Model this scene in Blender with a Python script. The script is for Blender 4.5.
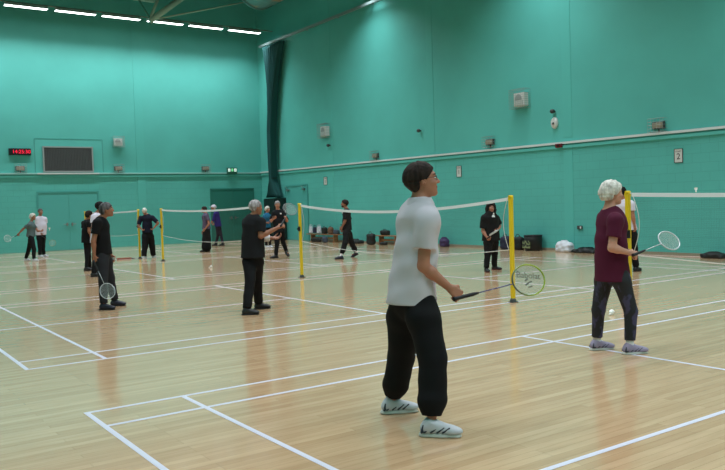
import bpy, math, random
import numpy as np
from mathutils import Vector, Matrix
random.seed(7)
for o in list(bpy.data.objects): bpy.data.objects.remove(o)
C = bpy.context.scene.collection
# ---------------------------------------------------------------- camera
cam_d = bpy.data.cameras.new('camera'); cam = bpy.data.objects.new('camera', cam_d); C.objects.link(cam)
bpy.context.scene.camera = cam
cam_d.sensor_fit = 'HORIZONTAL'; cam_d.sensor_width = 36; cam_d.lens = 771.76/725*36
cam_d.clip_start = .05; cam_d.clip_end = 100
yaw, pitch, roll = .608685, -.0399072, -.0317329
f = Vector((math.sin(yaw)*math.cos(pitch), math.cos(yaw)*math.cos(pitch), math.sin(pitch)))
s0 = f.cross(Vector((0,0,1))).normalized(); u0 = s0.cross(f)
s1 = s0*math.cos(roll)+u0*math.sin(roll); u1 = -s0*math.sin(roll)+u0*math.cos(roll)
cam.matrix_world = Matrix(((s1.x,u1.x,-f.x,-8.237),(s1.y,u1.y,-f.y,-14.107),(s1.z,u1.z,-f.z,1.5086),(0,0,0,1)))
# ---------------------------------------------------------------- world, exposure
w = bpy.data.worlds.new('hall_world'); bpy.context.scene.world = w; w.use_nodes = True
w.node_tree.nodes['Background'].inputs[0].default_value = (.02,.025,.025,1)
w.node_tree.nodes['Background'].inputs[1].default_value = .1
vs = bpy.context.scene.view_settings
vs.view_transform = 'Standard'; vs.look = 'None'; vs.gamma = 1; vs.exposure = -0.64
try: vs.use_curve_mapping = False
except Exception: pass
# ---------------------------------------------------------------- ceiling lamps' light (one strip per row, lamp by lamp in the far row)
LAMP_Z = 9.36
def lamp(x, y, lx, power, spread=130, col=(.90,.96,1)):
    d = bpy.data.lights.new('lamp_light', 'AREA'); d.shape = 'RECTANGLE'; d.size = lx; d.size_y = .2
    d.energy = power; d.color = col; d.spread = math.radians(spread)
    o = bpy.data.objects.new('lamp_light', d); C.objects.link(o); o.location = (x, y, LAMP_Z-.02)
    return o
FAR_X = [-7.04,-5.21,-3.38,-1.55,.27,2.07,3.92,5.74,7.58]
for x in FAR_X: lamp(x, 17.3, 1.5, 100)
for y in (9.1, .9, -7.2, -15.0): lamp(-.3, y, 17.6, 1150)

# ---------------------------------------------------------------- helpers
def srgb(r, g, b):
    return tuple((c/12.92 if c <= .04045 else ((c+.055)/1.055)**2.4) for c in (r/255, g/255, b/255))+(1,)
def mat(name, col, rough=.6, metal=0, emit=None, es=1, spec=.5, noise=None, bump=None, alpha=None):
    m = bpy.data.materials.new(name); m.use_nodes = True; nt = m.node_tree; b = nt.nodes['Principled BSDF']
    b.inputs['Base Color'].default_value = col; b.inputs['Roughness'].default_value = rough
    b.inputs['Metallic'].default_value = metal; b.inputs['Specular IOR Level'].default_value = spec
    if emit: b.inputs['Emission Color'].default_value = emit; b.inputs['Emission Strength'].default_value = es
    tc = nt.nodes.new('ShaderNodeTexCoord')
    if noise:
        sc, col2, lo, hi = noise[:4]
        n = nt.nodes.new('ShaderNodeTexNoise'); n.inputs['Scale'].default_value = sc; n.inputs['Detail'].default_value = 3
        r = nt.nodes.new('ShaderNodeValToRGB'); r.color_ramp.elements[0].position = lo; r.color_ramp.elements[1].position = hi
        r.color_ramp.elements[0].color = col; r.color_ramp.elements[1].color = col2
        if len(noise) > 4:
            mp = nt.nodes.new('ShaderNodeMapping'); mp.inputs['Scale'].default_value = noise[4]
            nt.links.new(tc.outputs['Object'], mp.inputs[0]); nt.links.new(mp.outputs[0], n.inputs['Vector'])
        else: nt.links.new(tc.outputs['Object'], n.inputs['Vector'])
        nt.links.new(n.outputs['Fac'], r.inputs[0]); nt.links.new(r.outputs[0], b.inputs['Base Color'])
    if bump:
        sc, st, di = bump
        n = nt.nodes.new('ShaderNodeTexNoise'); n.inputs['Scale'].default_value = sc; n.inputs['Detail'].default_value = 4
        nt.links.new(tc.outputs['Object'], n.inputs['Vector'])
        bp = nt.nodes.new('ShaderNodeBump'); bp.inputs['Strength'].default_value = st; bp.inputs['Distance'].default_value = di
        nt.links.new(n.outputs['Fac'], bp.inputs['Height']); nt.links.new(bp.outputs[0], b.inputs['Normal'])
    return m
def tag(o, label=None, cat=None, group=None, kind=None):
    if label: o['label'] = label
    if cat: o['category'] = cat
    if group: o['group'] = group
    if kind: o['kind'] = kind
    return o
def empty(name, loc, label, cat, group=None, rz=0):
    o = bpy.data.objects.new(name, None); C.objects.link(o); o.location = loc; o.rotation_euler = (0,0,rz); o.empty_display_size = .1
    return tag(o, label, cat, group)
class MB:
    def __init__(s): s.v = []; s.f = []; s.mi = []
    def add(s, v, f, mi=0):
        n = len(s.v); s.v += [tuple(p) for p in v]; s.f += [tuple(i+n for i in q) for q in f]; s.mi += [mi]*len(f); return s
    def box(s, a, b, mi=0):
        x0,y0,z0 = a; x1,y1,z1 = b
        return s.add([(x0,y0,z0),(x1,y0,z0),(x1,y1,z0),(x0,y1,z0),(x0,y0,z1),(x1,y0,z1),(x1,y1,z1),(x0,y1,z1)],
                     [(0,3,2,1),(4,5,6,7),(0,1,5,4),(1,2,6,5),(2,3,7,6),(3,0,4,7)], mi)
    def tube(s, pts, r, n=8, mi=0, close=False, cap=True):
        pts = [Vector(p) for p in pts]; N = len(pts); rs = r if isinstance(r, (list, tuple)) else [r]*N
        rings = []; ref = None
        for i, p in enumerate(pts):
            if close: t = pts[(i+1) % N]-pts[i-1]
            else: t = pts[min(i+1, N-1)]-pts[max(i-1, 0)]
            t.normalize()
            if ref is None: ref = Vector((0,0,1)) if abs(t.z) < .9 else Vector((1,0,0))
            a = t.cross(ref)
            if a.length < 1e-5: a = t.cross(Vector((0,1,0)))
            a.normalize(); b = t.cross(a); ref = -b if False else b.cross(t)*0+a.cross(t)
            rings.append([p+(a*math.cos(2*math.pi*k/n)+b*math.sin(2*math.pi*k/n))*rs[i] for k in range(n)])
        v = [q for R in rings for q in R]; fs = []
        for i in range(N if close else N-1):
            j = (i+1) % N
            for k in range(n): fs.append((i*n+k, i*n+(k+1) % n, j*n+(k+1) % n, j*n+k))
        if cap and not close: fs += [tuple(range(n))[::-1], tuple((N-1)*n+k for k in range(n))]
        return s.add(v, fs, mi)
    def lathe(s, prof, n=16, mi=0, o=(0,0,0)):
        v = []; fs = []
        for r, z in prof: v += [(o[0]+r*math.cos(2*math.pi*k/n), o[1]+r*math.sin(2*math.pi*k/n), o[2]+z) for k in range(n)]
        for i in range(len(prof)-1):
            for k in range(n): fs.append((i*n+k, i*n+(k+1) % n, (i+1)*n+(k+1) % n, (i+1)*n+k))
        fs += [tuple(range(n))[::-1], tuple((len(prof)-1)*n+k for k in range(n))]
        return s.add(v, fs, mi)
    def build(s, name, m, parent=None, smooth=False, loc=(0,0,0), bevel=0, rot=None):
        me = bpy.data.meshes.new(name); me.from_pydata(s.v, [], s.f); me.update()
        ms = m if isinstance(m, (list, tuple)) else [m]
        for x in ms: me.materials.append(x)
        for p, i in zip(me.polygons, s.mi): p.material_index = i; p.use_smooth = smooth
        o = bpy.data.objects.new(name, me); C.objects.link(o); o.location = loc
        if rot: o.rotation_euler = rot
        if parent: o.parent = parent
        if bevel:
            b = o.modifiers.new('bevel', 'BEVEL'); b.width = bevel; b.segments = 2; b.limit_method = 'ANGLE'
        return o
def struct(o): o['kind'] = 'structure'; return o
def copy_tree(o, parent=None):
    c = o.copy(); C.objects.link(c)
    if parent: c.parent = parent
    for ch in list(o.children): copy_tree(ch, c)
    return c
def text_mesh(txt, size, m, name, parent, M):
    cu = bpy.data.curves.new(name, 'FONT'); cu.body = txt; cu.size = size; cu.align_x = 'CENTER'; cu.align_y = 'CENTER'; cu.extrude = .0012
    t = bpy.data.objects.new(name, cu); C.objects.link(t)
    dg = bpy.context.evaluated_depsgraph_get(); me = bpy.data.meshes.new_from_object(t.evaluated_get(dg))
    bpy.data.objects.remove(t); me.materials.clear(); me.materials.append(m)
    o = bpy.data.objects.new(name, me); C.objects.link(o); o.matrix_local = M
    if parent: o.parent = parent
    return o

# ---------------------------------------------------------------- shell materials
TEAL = srgb(92,184,175)
def wall_mat(name, axis, split=3.1):
    m = mat(name, TEAL, .55, spec=.3); nt = m.node_tree; b = nt.nodes['Principled BSDF']
    tc = nt.nodes.new('ShaderNodeTexCoord'); sx = nt.nodes.new('ShaderNodeSeparateXYZ'); cx = nt.nodes.new('ShaderNodeCombineXYZ')
    nt.links.new(tc.outputs['Object'], sx.inputs[0]); nt.links.new(sx.outputs[axis], cx.inputs[0]); nt.links.new(sx.outputs[2], cx.inputs[1])
    br = nt.nodes.new('ShaderNodeTexBrick'); br.inputs['Scale'].default_value = 1; br.inputs['Brick Width'].default_value = .45
    br.inputs['Row Height'].default_value = .225; br.inputs['Mortar Size'].default_value = .006; br.inputs['Mortar Smooth'].default_value = .4
    br.inputs['Color1'].default_value = (1,1,1,1); br.inputs['Color2'].default_value = (.93,.93,.93,1); br.inputs['Mortar'].default_value = (.45,.45,.45,1)
    nt.links.new(cx.outputs[0], br.inputs['Vector'])
    lt = nt.nodes.new('ShaderNodeMath'); lt.operation = 'LESS_THAN'; lt.inputs[1].default_value = split; nt.links.new(sx.outputs[2], lt.inputs[0])
    n = nt.nodes.new('ShaderNodeTexNoise'); n.inputs['Scale'].default_value = .6; n.inputs['Detail'].default_value = 5; nt.links.new(tc.outputs['Object'], n.inputs['Vector'])
    mr = nt.nodes.new('ShaderNodeMapRange'); mr.inputs[1].default_value = .3; mr.inputs[2].default_value = .7; mr.inputs[3].default_value = .92; mr.inputs[4].default_value = 1.05
    nt.links.new(n.outputs['Fac'], mr.inputs[0])
    mx = nt.nodes.new('ShaderNodeMix'); mx.data_type = 'RGBA'; mx.blend_type = 'MULTIPLY'; mx.inputs[6].default_value = TEAL
    ff = nt.nodes.new('ShaderNodeMath'); ff.operation = 'MULTIPLY'; ff.inputs[1].default_value = .35; nt.links.new(lt.outputs[0], ff.inputs[0])
    nt.links.new(ff.outputs[0], mx.inputs[0]); nt.links.new(br.outputs['Color'], mx.inputs[7])
    m2 = nt.nodes.new('ShaderNodeMix'); m2.data_type = 'RGBA'; m2.blend_type = 'MULTIPLY'; m2.inputs[0].default_value = 1
    nt.links.new(mx.outputs[2], m2.inputs[6]); nt.links.new(mr.outputs[0], m2.inputs[7]); nt.links.new(m2.outputs[2], b.inputs['Base Color'])
    bp = nt.nodes.new('ShaderNodeBump'); bp.inputs['Distance'].default_value = .01
    nt.links.new(ff.outputs[0], bp.inputs['Strength']); nt.links.new(br.outputs['Color'], bp.inputs['Height']); nt.links.new(bp.outputs[0], b.inputs['Normal'])
    return m
M_WX = wall_mat('teal_paint_back', 0); M_WY = wall_mat('teal_paint_side', 1)
M_TEAL = mat('teal_paint', TEAL, .5, spec=.3); M_TEAL2 = mat('teal_door_paint', srgb(84,172,166), .4)
M_DTEAL = mat('dark_teal_paint', srgb(44,118,106), .4)
M_PALE = mat('pale_trunking', srgb(212,218,218), .45); M_TEAL_TOPLIT = mat('toplit_teal_trunking', srgb(150,204,200), .45)  # back-wall trunking: teal painted paler to show light falling from above
M_CEIL = mat('dark_ceiling', srgb(30,70,62), .8)
M_JOINT = mat('joint_dark_teal', srgb(70,156,150), .7)  # slightly darker teal for joint lines and door frames
def floor_mat():
    m = mat('maple_floor', (1,1,1,1), .22, spec=.5); nt = m.node_tree; b = nt.nodes['Principled BSDF']
    tc = nt.nodes.new('ShaderNodeTexCoord')
    br = nt.nodes.new('ShaderNodeTexBrick'); br.offset = .37; br.offset_frequency = 3
    br.inputs['Scale'].default_value = 1; br.inputs['Brick Width'].default_value = 1.6; br.inputs['Row Height'].default_value = .07
    br.inputs['Mortar Size'].default_value = .0012; br.inputs['Mortar Smooth'].default_value = .3; br.inputs['Bias'].default_value = -.1
    br.inputs['Color1'].default_value = srgb(206,173,137); br.inputs['Color2'].default_value = srgb(190,155,119); br.inputs['Mortar'].default_value = srgb(150,122,92)
    nt.links.new(tc.outputs['Object'], br.inputs['Vector'])
    mp = nt.nodes.new('ShaderNodeMapping'); mp.inputs['Scale'].default_value = (1.1,9,1); nt.links.new(tc.outputs['Object'], mp.inputs[0])
    n = nt.nodes.new('ShaderNodeTexNoise'); n.inputs['Scale'].default_value = 1.6; n.inputs['Detail'].default_value = 6; n.inputs['Roughness'].default_value = .65
    nt.links.new(mp.outputs[0], n.inputs['Vector'])
    r = nt.nodes.new('ShaderNodeValToRGB'); r.color_ramp.elements[0].position = .3; r.color_ramp.elements[1].position = .62
    r.color_ramp.elements[0].color = (.87,.84,.80,1); r.color_ramp.elements[1].color = (1.03,1.03,1.02,1)
    nt.links.new(n.outputs['Fac'], r.inputs[0])
    mx = nt.nodes.new('ShaderNodeMix'); mx.data_type = 'RGBA'; mx.blend_type = 'MULTIPLY'; mx.inputs[0].default_value = 1
    nt.links.new(br.outputs['Color'], mx.inputs[6]); nt.links.new(r.outputs[0], mx.inputs[7])
    n2 = nt.nodes.new('ShaderNodeTexNoise'); n2.inputs['Scale'].default_value = 1.9; n2.inputs['Detail'].default_value = 2
    mp2 = nt.nodes.new('ShaderNodeMapping'); mp2.inputs['Scale'].default_value = (1,2.2,1); nt.links.new(tc.outputs['Object'], mp2.inputs[0]); nt.links.new(mp2.outputs[0], n2.inputs['Vector'])
    r2 = nt.nodes.new('ShaderNodeValToRGB'); r2.color_ramp.elements[0].position = .22; r2.color_ramp.elements[1].position = .27
    r2.color_ramp.elements[0].color = (.62,.56,.5,1); r2.color_ramp.elements[1].color = (1,1,1,1)
    nt.links.new(n2.outputs['Fac'], r2.inputs[0])
    m3 = nt.nodes.new('ShaderNodeMix'); m3.data_type = 'RGBA'; m3.blend_type = 'MULTIPLY'; m3.inputs[0].default_value = .6
    nt.links.new(mx.outputs[2], m3.inputs[6]); nt.links.new(r2.outputs[0], m3.inputs[7]); nt.links.new(m3.outputs[2], b.inputs['Base Color'])
    mr = nt.nodes.new('ShaderNodeMapRange'); mr.inputs[3].default_value = .13; mr.inputs[4].default_value = .21; b.inputs['Coat Weight'].default_value = .35; b.inputs['Coat Roughness'].default_value = .12
    nt.links.new(n.outputs['Fac'], mr.inputs[0]); nt.links.new(mr.outputs[0], b.inputs['Roughness'])
    return m
M_FLOOR = floor_mat(); M_LINE = mat('white_court_paint', srgb(216,214,230), .3)
# ---------------------------------------------------------------- shell
X0, X1, Y0, Y1, H = -10.2, 9.0, -17.5, 18.9, 12.0
floor = struct(MB().box((X0-.2,Y0-.2,-.15),(X1+.2,Y1+.2,0)).build('floor', M_FLOOR))
struct(MB().box((X0-.2,Y0-.2,H),(X1+.2,Y1+.2,H+.15)).build('ceiling', M_CEIL))
struct(MB().box((X0-.2,Y1,0),(X1+.2,Y1+.2,H)).build('wall_back', M_WX))
struct(MB().box((X0-.2,Y0-.2,0),(X1+.2,Y0,H)).build('wall_front', M_WX))
struct(MB().box((X1,Y0,0),(X1+.2,Y1,H)).build('wall_right', M_WY))
struct(MB().box((X0-.2,Y0,0),(X0,Y1,H)).build('wall_left', M_WY))
# court markings, painted on the floor: one set of lines per court
def court(y_near, n):
    b = MB(); t = .04; z0, z1 = .0002, .0016; yf = y_near+6.1
    def ln(x0, y0, x1, y1, dz=0): b.box((x0,y0,z0+dz),(x1,y1,z1+dz))
    for y in (y_near, y_near+.46, yf-.46-t, yf-t): ln(-6.7, y, 6.7, y+t)
    for x in (-6.7, -5.94, -1.98-t, 1.98, 5.94-t, 6.7-t): ln(x, y_near, x+t, yf, .0003)
    ln(-6.7, y_near+3.03, -1.98, y_near+3.07, .0006); ln(1.98, y_near+3.03, 6.7, y_near+3.07, .0006)
    b.build('court_line', M_LINE, floor)
for y in (-14.24, -6.1, 2.04, 10.18): court(y, 0)
# blockwork ledge and trunking round the room at rail height
def sloped(x0, x1, z0, z1, drop, m, name, ya=Y0, yb=Y1-.0):
    k = drop; y = (ya, yb)
    za = lambda yy: k*(Y1-yy)/24
    v = []
    for yy in y:
        v += [(x0,yy,z0-za(yy)),(x1,yy,z0-za(yy)),(x1,yy,z1-za(yy)),(x0,yy,z1-za(yy))]
    return struct(MB().add(v, [(0,1,2,3),(7,6,5,4),(0,4,5,1),(1,5,6,2),(2,6,7,3),(3,7,4,0)]).build(name, m))
sloped(X1-.05, X1, 3.02, 3.10, .15, M_TEAL, 'trim_1')
sloped(X1-.07, X1, 3.14, 3.20, .15, M_PALE, 'trim_2')
struct(MB().box((X0,Y1-.05,3.00),(X1,Y1,3.08)).build('trim_3', M_TEAL))
struct(MB().box((X0,Y1-.07,3.12),(X1-.07,Y1,3.18)).build('trim_4', M_TEAL_TOPLIT))
struct(MB().box((-1.1,Y1-.10,3.12),(1.35,Y1-.07,3.175)).build('trim_5', M_PALE))
tn = 6
for y, wd in ((12.6,.05),(6.29,.16),(.40,.16)):        # vertical wall panels' cover strips, right wall
    for z0, z1 in ((0,2.9),(3.21,H)):
        struct(MB().box((X1-.008,y-wd,z0),(X1,y+wd,z1)).build('trim_%d' % tn, M_TEAL)); tn += 1
for x0, x1 in ((2.99,3.34),):
    for z0, z1 in ((0,3.0),(3.18,H)):
        struct(MB().box((x0,Y1-.014,z0),(x1,Y1,z1)).build('trim_%d' % tn, M_TEAL)); tn += 1
# blocked-up opening round the vent
for a in (-1.15, 1.55):
    struct(MB().box((a-.015,Y1-.008,3.2),(a+.015,Y1,4.55)).build('trim_%d' % tn, M_JOINT)); tn += 1
struct(MB().box((-1.15,Y1-.008,4.55),(1.55,Y1,4.58)).build('trim_%d' % tn, M_JOINT)); tn += 1
struct(MB().box((X1-.014,Y0,0),(X1,14.55,.07)).build('baseboard_right', mat('skirting', srgb(150,140,120), .5)))
M_STEEL = mat('brushed_steel', srgb(150,152,150), .35, .8); M_BLACK = mat('black_plastic', srgb(18,18,20), .45)
M_DARKGREY = mat('dark_grey_plastic', srgb(60,62,62), .5); M_WHITEP = mat('white_plastic', srgb(212,212,208), .4)
# doors
def door_back(idx, xa, xb, z, m, proud):
    d = bpy.data.objects.new('door_%d' % idx, None); C.objects.link(d); d.location = ((xa+xb)/2, Y1, 0); struct(d)
    w = (xb-xa)/2
    for s in (-1, 1):
        lf = MB().box((min(0,s*w)+.006,-proud,.01),(max(0,s*w)-.006,-.002,z)).build('door_leaf', m, d)
        MB().box((s*.1-.03,-proud-.05,1.0),(s*.1+.03,-proud,1.13)).tube([(s*.1,-proud-.05,1.07),(s*.24,-proud-.05,1.07)], .011, 6).build('door_handle', M_STEEL, lf)
    fr = MB()
    for x0, x1 in ((-w-.06,-w),(w,w+.06)): fr.box((x0,-proud-.02,0),(x1,0,z+.06))
    fr.box((-w,-proud-.02,z),(w,0,z+.06)); fr.build('door_frame', M_JOINT if m is not M_DTEAL else M_DTEAL, d)
    return d
door_back(1, -1.1, 1.25, 2.37, M_TEAL2, .012)
d2 = door_back(2, 6.39, 8.5, 2.38, M_DTEAL, .015)
d3 = bpy.data.objects.new('door_3', None); C.objects.link(d3); d3.location = (X1, 15.62, 0); struct(d3)
lf = MB().box((-.02,-.93,.01),(-.001,.93,2.4)).build('door_leaf', M_TEAL2, d3)
fr = MB().box((-.04,-.99,0),(0,-.93,2.46)).box((-.04,.93,0),(0,.99,2.46)).box((-.04,-.93,2.4),(0,.93,2.46)).build('door_frame', M_JOINT, d3)
for y in (-.7, .7): MB().box((-.09,y-.11,2.2),(-.02,y+.11,2.28)).tube([(-.06,y,2.28),(-.06,y+.2,2.4)], .01, 6).build('door_closer', M_STEEL, lf)
# ---------------------------------------------------------------- wall fittings
M_LED = mat('red_led', srgb(255,20,60), .5, emit=srgb(255,30,70), es=1.5)
def onwall_back(x, z): return (x, Y1, z)
ck = empty('digital_clock', (-1.715, Y1, 3.88), 'black digital wall clock with red glowing digits, left of the grille', 'clock')
MB().box((-.41,-.09,0),(.41,0,.27)).build('case', M_BLACK, ck, bevel=.01)
text_mesh('14:25:30', .2, M_LED, 'digits', ck, Matrix.Translation((.05,-.092,.135)) @ Matrix.Rotation(math.pi/2, 4, 'X'))
vt = empty('vent_grille', (.14, Y1, 3.2), 'large grey ventilation grille in a pale frame on the far wall', 'vent')
fr = MB()
for a, b in (((-1,-.06,0),(1,0,.06)),((-1,-.06,1.0),(1,0,1.06)),((-1,-.06,.06),(-.94,0,1.0)),((.94,-.06,.06),(1,0,1.0))): fr.box(a, b)
fr.build('frame', mat('pale_frame', srgb(150,160,160), .5, .2), vt)
sl = MB().box((-.94,-.01,.06),(.94,-.004,1.0))
for i in range(24): sl.box((-.94,-.045,.065+i*.039),(.94,-.012,.083+i*.039))
for i in range(31): sl.box((-.93+i*.062,-.05,.06),(-.922+i*.062,-.012,1.0))
sl.build('louvre', mat('grille_grey', srgb(92,94,96), .6), vt)

M_CAGE = mat('wire_cage', srgb(150,160,156), .4, .5); M_LENS = mat('frosted_lens', srgb(150,138,120), .4)
def cage(b, w, h, d, n, m):
    # wires of a guard: box w x h x d standing off the wall in -Y, local
    r = .004
    for i in range(n+1):
        x = -w/2+w*i/n; b.tube([(x,0,0),(x,-d,0),(x,-d,h),(x,0,h)], r, 4)
    for j in range(m+1):
        z = h*j/m; b.tube([(-w/2,0,z),(-w/2,-d,z),(w/2,-d,z),(w/2,0,z)], r, 4)
def emergency_light(loc, rz, label, cat='emergency light', name='emergency_light'):
    e = empty(name, loc, label, cat, 'caged emergency lights along the rail', rz)
    MB().box((-.17,-.05,.08),(.17,0,.26)).box((-.02,-.03,0),(.02,0,.08)).build('housing', M_DARKGREY, e, bevel=.008)
    MB().box((-.145,-.11,.10),(.145,-.05,.24)).build('lens', M_LENS, e, bevel=.02)
    b = MB(); cage(b, .44, .33, .18, 5, 4); b.build('wire_guard', M_CAGE, e, loc=(0,0,.01))
    return e
R90 = -math.pi/2
emergency_light((-1.73,Y1,3.19), 0, 'caged grey bulkhead light on the rail just below the digital clock')
emergency_light((2.17,Y1,3.19), 0, 'caged grey bulkhead light on the rail, right of the grille')
emergency_light((6.14,Y1,3.19), 0, 'caged grey bulkhead light on the rail, left of the green exit sign')
emergency_light((X1,9.54,3.15), R90, 'caged bulkhead light on the right wall rail nearest the curtain')
emergency_light((X1,3.44,3.15), R90, 'caged bulkhead light on the rail above the net between signs')
emergency_light((X1,-2.5,3.07), R90, 'large caged bulkhead light on the rail above the number 2 sign')
def speaker_box(loc, rz, s, label):
    e = empty('loudspeaker', loc, label, 'loudspeaker', 'pale caged loudspeakers high on the walls', rz)
    MB().box((-.2*s,-.16*s,.06),(.2*s,0,.42*s)).build('cabinet', M_WHITEP, e, bevel=.01)
    MB().lathe([(.0,0),(.11*s,0),(.13*s,.012)], 20)  .build('cone', mat('speaker_cone', srgb(150,154,152), .5), e, True, loc=(-.03,-.162*s-.012,.26*s), rot=(-math.pi/2,0,0))
    MB().box((-.15*s,-.185*s,.09*s),(.15*s,-.16*s,.22*s)).build('front_panel', mat('pale_panel', srgb(196,200,198), .4), e)
    b = MB(); cage(b, .56*s, .52*s, .26*s, 9, 9); b.build('wire_guard', M_CAGE, e)
speaker_box((2.2,Y1,4.27), 0, .86, 'pale caged loudspeaker high on the far wall above a bulkhead light')
speaker_box((X1,12.98,4.3), R90, 1.1, 'pale caged loudspeaker on the right wall nearest the curtain')
speaker_box((X1,2.05,4.2), R90, 1.08, 'pale caged loudspeaker on the right wall above the yellow post')
def wall_camera(loc, label):
    e = empty('wall_sensor', loc, label, 'sensor', 'small dark sensors on the right wall', R90)
    MB().tube([(0,0,0),(0,-.06,0)], .03, 10).build('bracket', M_DARKGREY, e)
    MB().lathe([(.0,-.06),(.04,-.05),(.065,-.02),(.07,.02),(.05,.055),(.0,.065)], 16).build('body', M_DARKGREY, e, True, loc=(0,-.1,0))
wall_camera((X1,12.75,3.96), 'small round dark sensor under the loudspeaker nearest the curtain')
wall_camera((X1,6.87,4.0), 'small round dark sensor alone on the upper right wall above the man in white')
wall_camera((X1,.85,3.97), 'small dark sensor directly above the white oval sounder')
sd = empty('alarm_sounder', (X1,.84,3.5), 'white oval wall sounder below a small dark sensor', 'alarm', None, R90)
MB().lathe([(.0,0),(.12,0),(.125,.03),(.1,.07),(.0,.085)], 24).build('cover', M_WHITEP, sd, True, loc=(0,-.001,.15), rot=(math.pi/2,0,0)).scale = (1,1.35,1)
MB().box((-.03,-.095,.1),(.03,-.08,.16)).build('grille', M_DARKGREY, sd)
cp = empty('call_point', (X1,.66,2.93), 'small dark red alarm box on the rail beside the vertical joint', 'alarm', None, R90)
MB().box((-.12,-.10,.0),(.12,-.0,.11)).build('case', mat('alarm_red', srgb(96,14,22), .4), cp, bevel=.01)
MB().tube([(0,-.1,.055),(0,-.12,.055)], .03, 12).build('button', M_BLACK, cp)
ex = empty('exit_sign', (7.42,Y1-.07,3.12), 'small lit green exit sign above the dark green double doors', 'exit sign')
MB().box((-.25,-.08,-.02),(.25,0,.27)).build('case', mat('exit_case', srgb(40,92,74), .4), ex, bevel=.008)
MG = mat('exit_green', srgb(120,215,150), .4, emit=srgb(120,225,160), es=.8); M_XG = mat('exit_dark_green', srgb(30,120,70), .4); MWE = mat('exit_white', srgb(235,250,245), .4, emit=srgb(235,255,245), es=1.0)
MB().box((-.05,-.085,.1),(.05,-.08,.23)).build('arrow_panel', MG, ex)
for s in (-.155, .155):                                   # running figures either side
    lp = MB().box((s-.055,-.083,.09),(s+.055,-.08,.23)).build('light_panel', MWE, ex); run = MB()
    run.tube([(s+.01,-.086,.215),(s+.01,-.0865,.214)], .011, 8); run.tube([(s,-.086,.195),(s-.012,-.086,.15),(s-.04,-.086,.115)], .006, 5)
    run.tube([(s-.012,-.086,.15),(s+.02,-.086,.135),(s+.02,-.086,.1)], .006, 5)
    run.build('running_figure', M_XG, lp)
M_INK = mat('sign_ink', srgb(36,34,44), .5)
def num_sign(y, z0, z1, w, txt, label):
    e = empty('number_sign', (X1,y,z0), label, 'sign', None, R90); h = z1-z0
    MB().box((-w/2,-.012,0),(w/2,0,h)).build('plate', M_WHITEP, e)
    MB().box((-w/2-.01,-.02,-.012),(w/2+.01,0,0)).box((-w/2-.01,-.02,h),(w/2+.01,0,h+.01)).box((-w/2-.01,-.02,0),(-w/2,0,h)).box((w/2,-.02,0),(w/2+.01,0,h)).build('frame', M_DARKGREY, e)
    RX = Matrix.Rotation(math.pi/2, 4, 'X')
    if txt: text_mesh(txt, .21, M_INK, 'numeral', e, Matrix.Translation((0,-.0145,h*.42)) @ RX)
    text_mesh('COURT', .045, M_INK, 'lettering', e, Matrix.Translation((0,-.0145,h*.82)) @ RX)
num_sign(-3.02, 2.29, 2.61, .21, '2', 'white sign with a black number 2 on the right wall')
num_sign(4.94, 2.31, 2.66, .21, '1', 'white sign reading 1 on the wall right of the man in white polo')
num_sign(13.19, 2.37, 2.68, .24, '1', 'small white sign on the wall near the teal side door')

# ---------------------------------------------------------------- roof level
M_TUBE = mat('lamp_glow', (1,1,1,1), .4, emit=(.90,1,.99,1), es=12)
M_HOUS = mat('lamp_housing', srgb(190,196,190), .5)
for i, x in enumerate(FAR_X):
    if x < -5.3: continue
    e = empty('ceiling_light', (x,17.3,LAMP_Z), 'long white strip light, number %s from the left in the far row' % ['','','one','two','three','four','five','six','seven'][i], 'light', 'strip lights in the far row')
    if i == 2: e['label'] = 'long strip light in the far row cut off at the left edge'
    elif i == 3: e['label'] = 'leftmost fully visible strip light in the far row'
    elif i == 4: e['label'] = 'strip light second from left in the far row'
    elif i == 5: e['label'] = 'strip light just left of the roof strut'
    elif i == 6: e['label'] = 'strip light directly right of the roof strut foot'
    elif i == 7: e['label'] = 'strip light second from the corner in the far row'
    else: e['label'] = 'strip light nearest the corner and the curtain in the far row'
    e.location.z = LAMP_Z
    MB().add([(-.77,-.13,0),(.77,-.13,0),(.77,.13,0),(-.77,.13,0),(-.77,-.06,.12),(.77,-.06,.12),(.77,.06,.12),(-.77,.06,.12)],
             [(4,5,6,7),(0,1,5,4),(1,2,6,5),(2,3,7,6),(3,0,4,7)]).build('housing', M_HOUS, e)
    MB().box((-.75,-.11,.0),(.75,.11,.03)).build('diffuser', M_TUBE, e)
cd = MB().tube([(-10,17.3,9.50),(8.99,17.3,9.52)], .025, 8).build('conduit', mat('conduit_grey', srgb(120,130,120), .5))
tag(cd, 'thin grey conduit rail carrying the far row of strip lights', 'conduit')
M_TRUSS = mat('truss_paint', srgb(150,180,164), .5)
tr = empty('roof_truss', (2.9,16.3,9.15), 'pale green steel roof truss strut above the strip lights', 'truss')
MB().tube([(0,0,-.02),(2.1,0,1.62)], .12, 14).build('strut', M_TRUSS, tr, True)
MB().tube([(.1,0,.04),(6.0,0,1.75)], .03, 8).build('tie_rod', M_TRUSS, tr, True)
MB().tube([(.02,0,.1),(.45,0,1.1)], .06, 10).build('brace', M_TRUSS, tr, True)
MB().tube([(-.02,0,.1),(-.48,0,.85)], .04, 10).build('brace', M_DTEAL, tr, True)
MB().box((-.62,-.1,.74),(.2,.1,.98)).build('gusset', M_TRUSS, tr)
M_DUCT = mat('galvanised_duct', srgb(120,150,144), .4, .45, noise=(1.3, srgb(190,150,120), .55, .62))
du = empty('air_duct', (7.4,13.5,10.98), 'round galvanised air duct under the roof above the corner', 'duct')
b = MB(); pr = []
for i in range(31): pr.append((.0,2.0-i*.18,0))
b.tube(pr, [1.0+(.03 if i % 3 == 0 else 0) for i in range(31)], 36); b.build('duct_body', M_DUCT, du, True)
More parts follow.
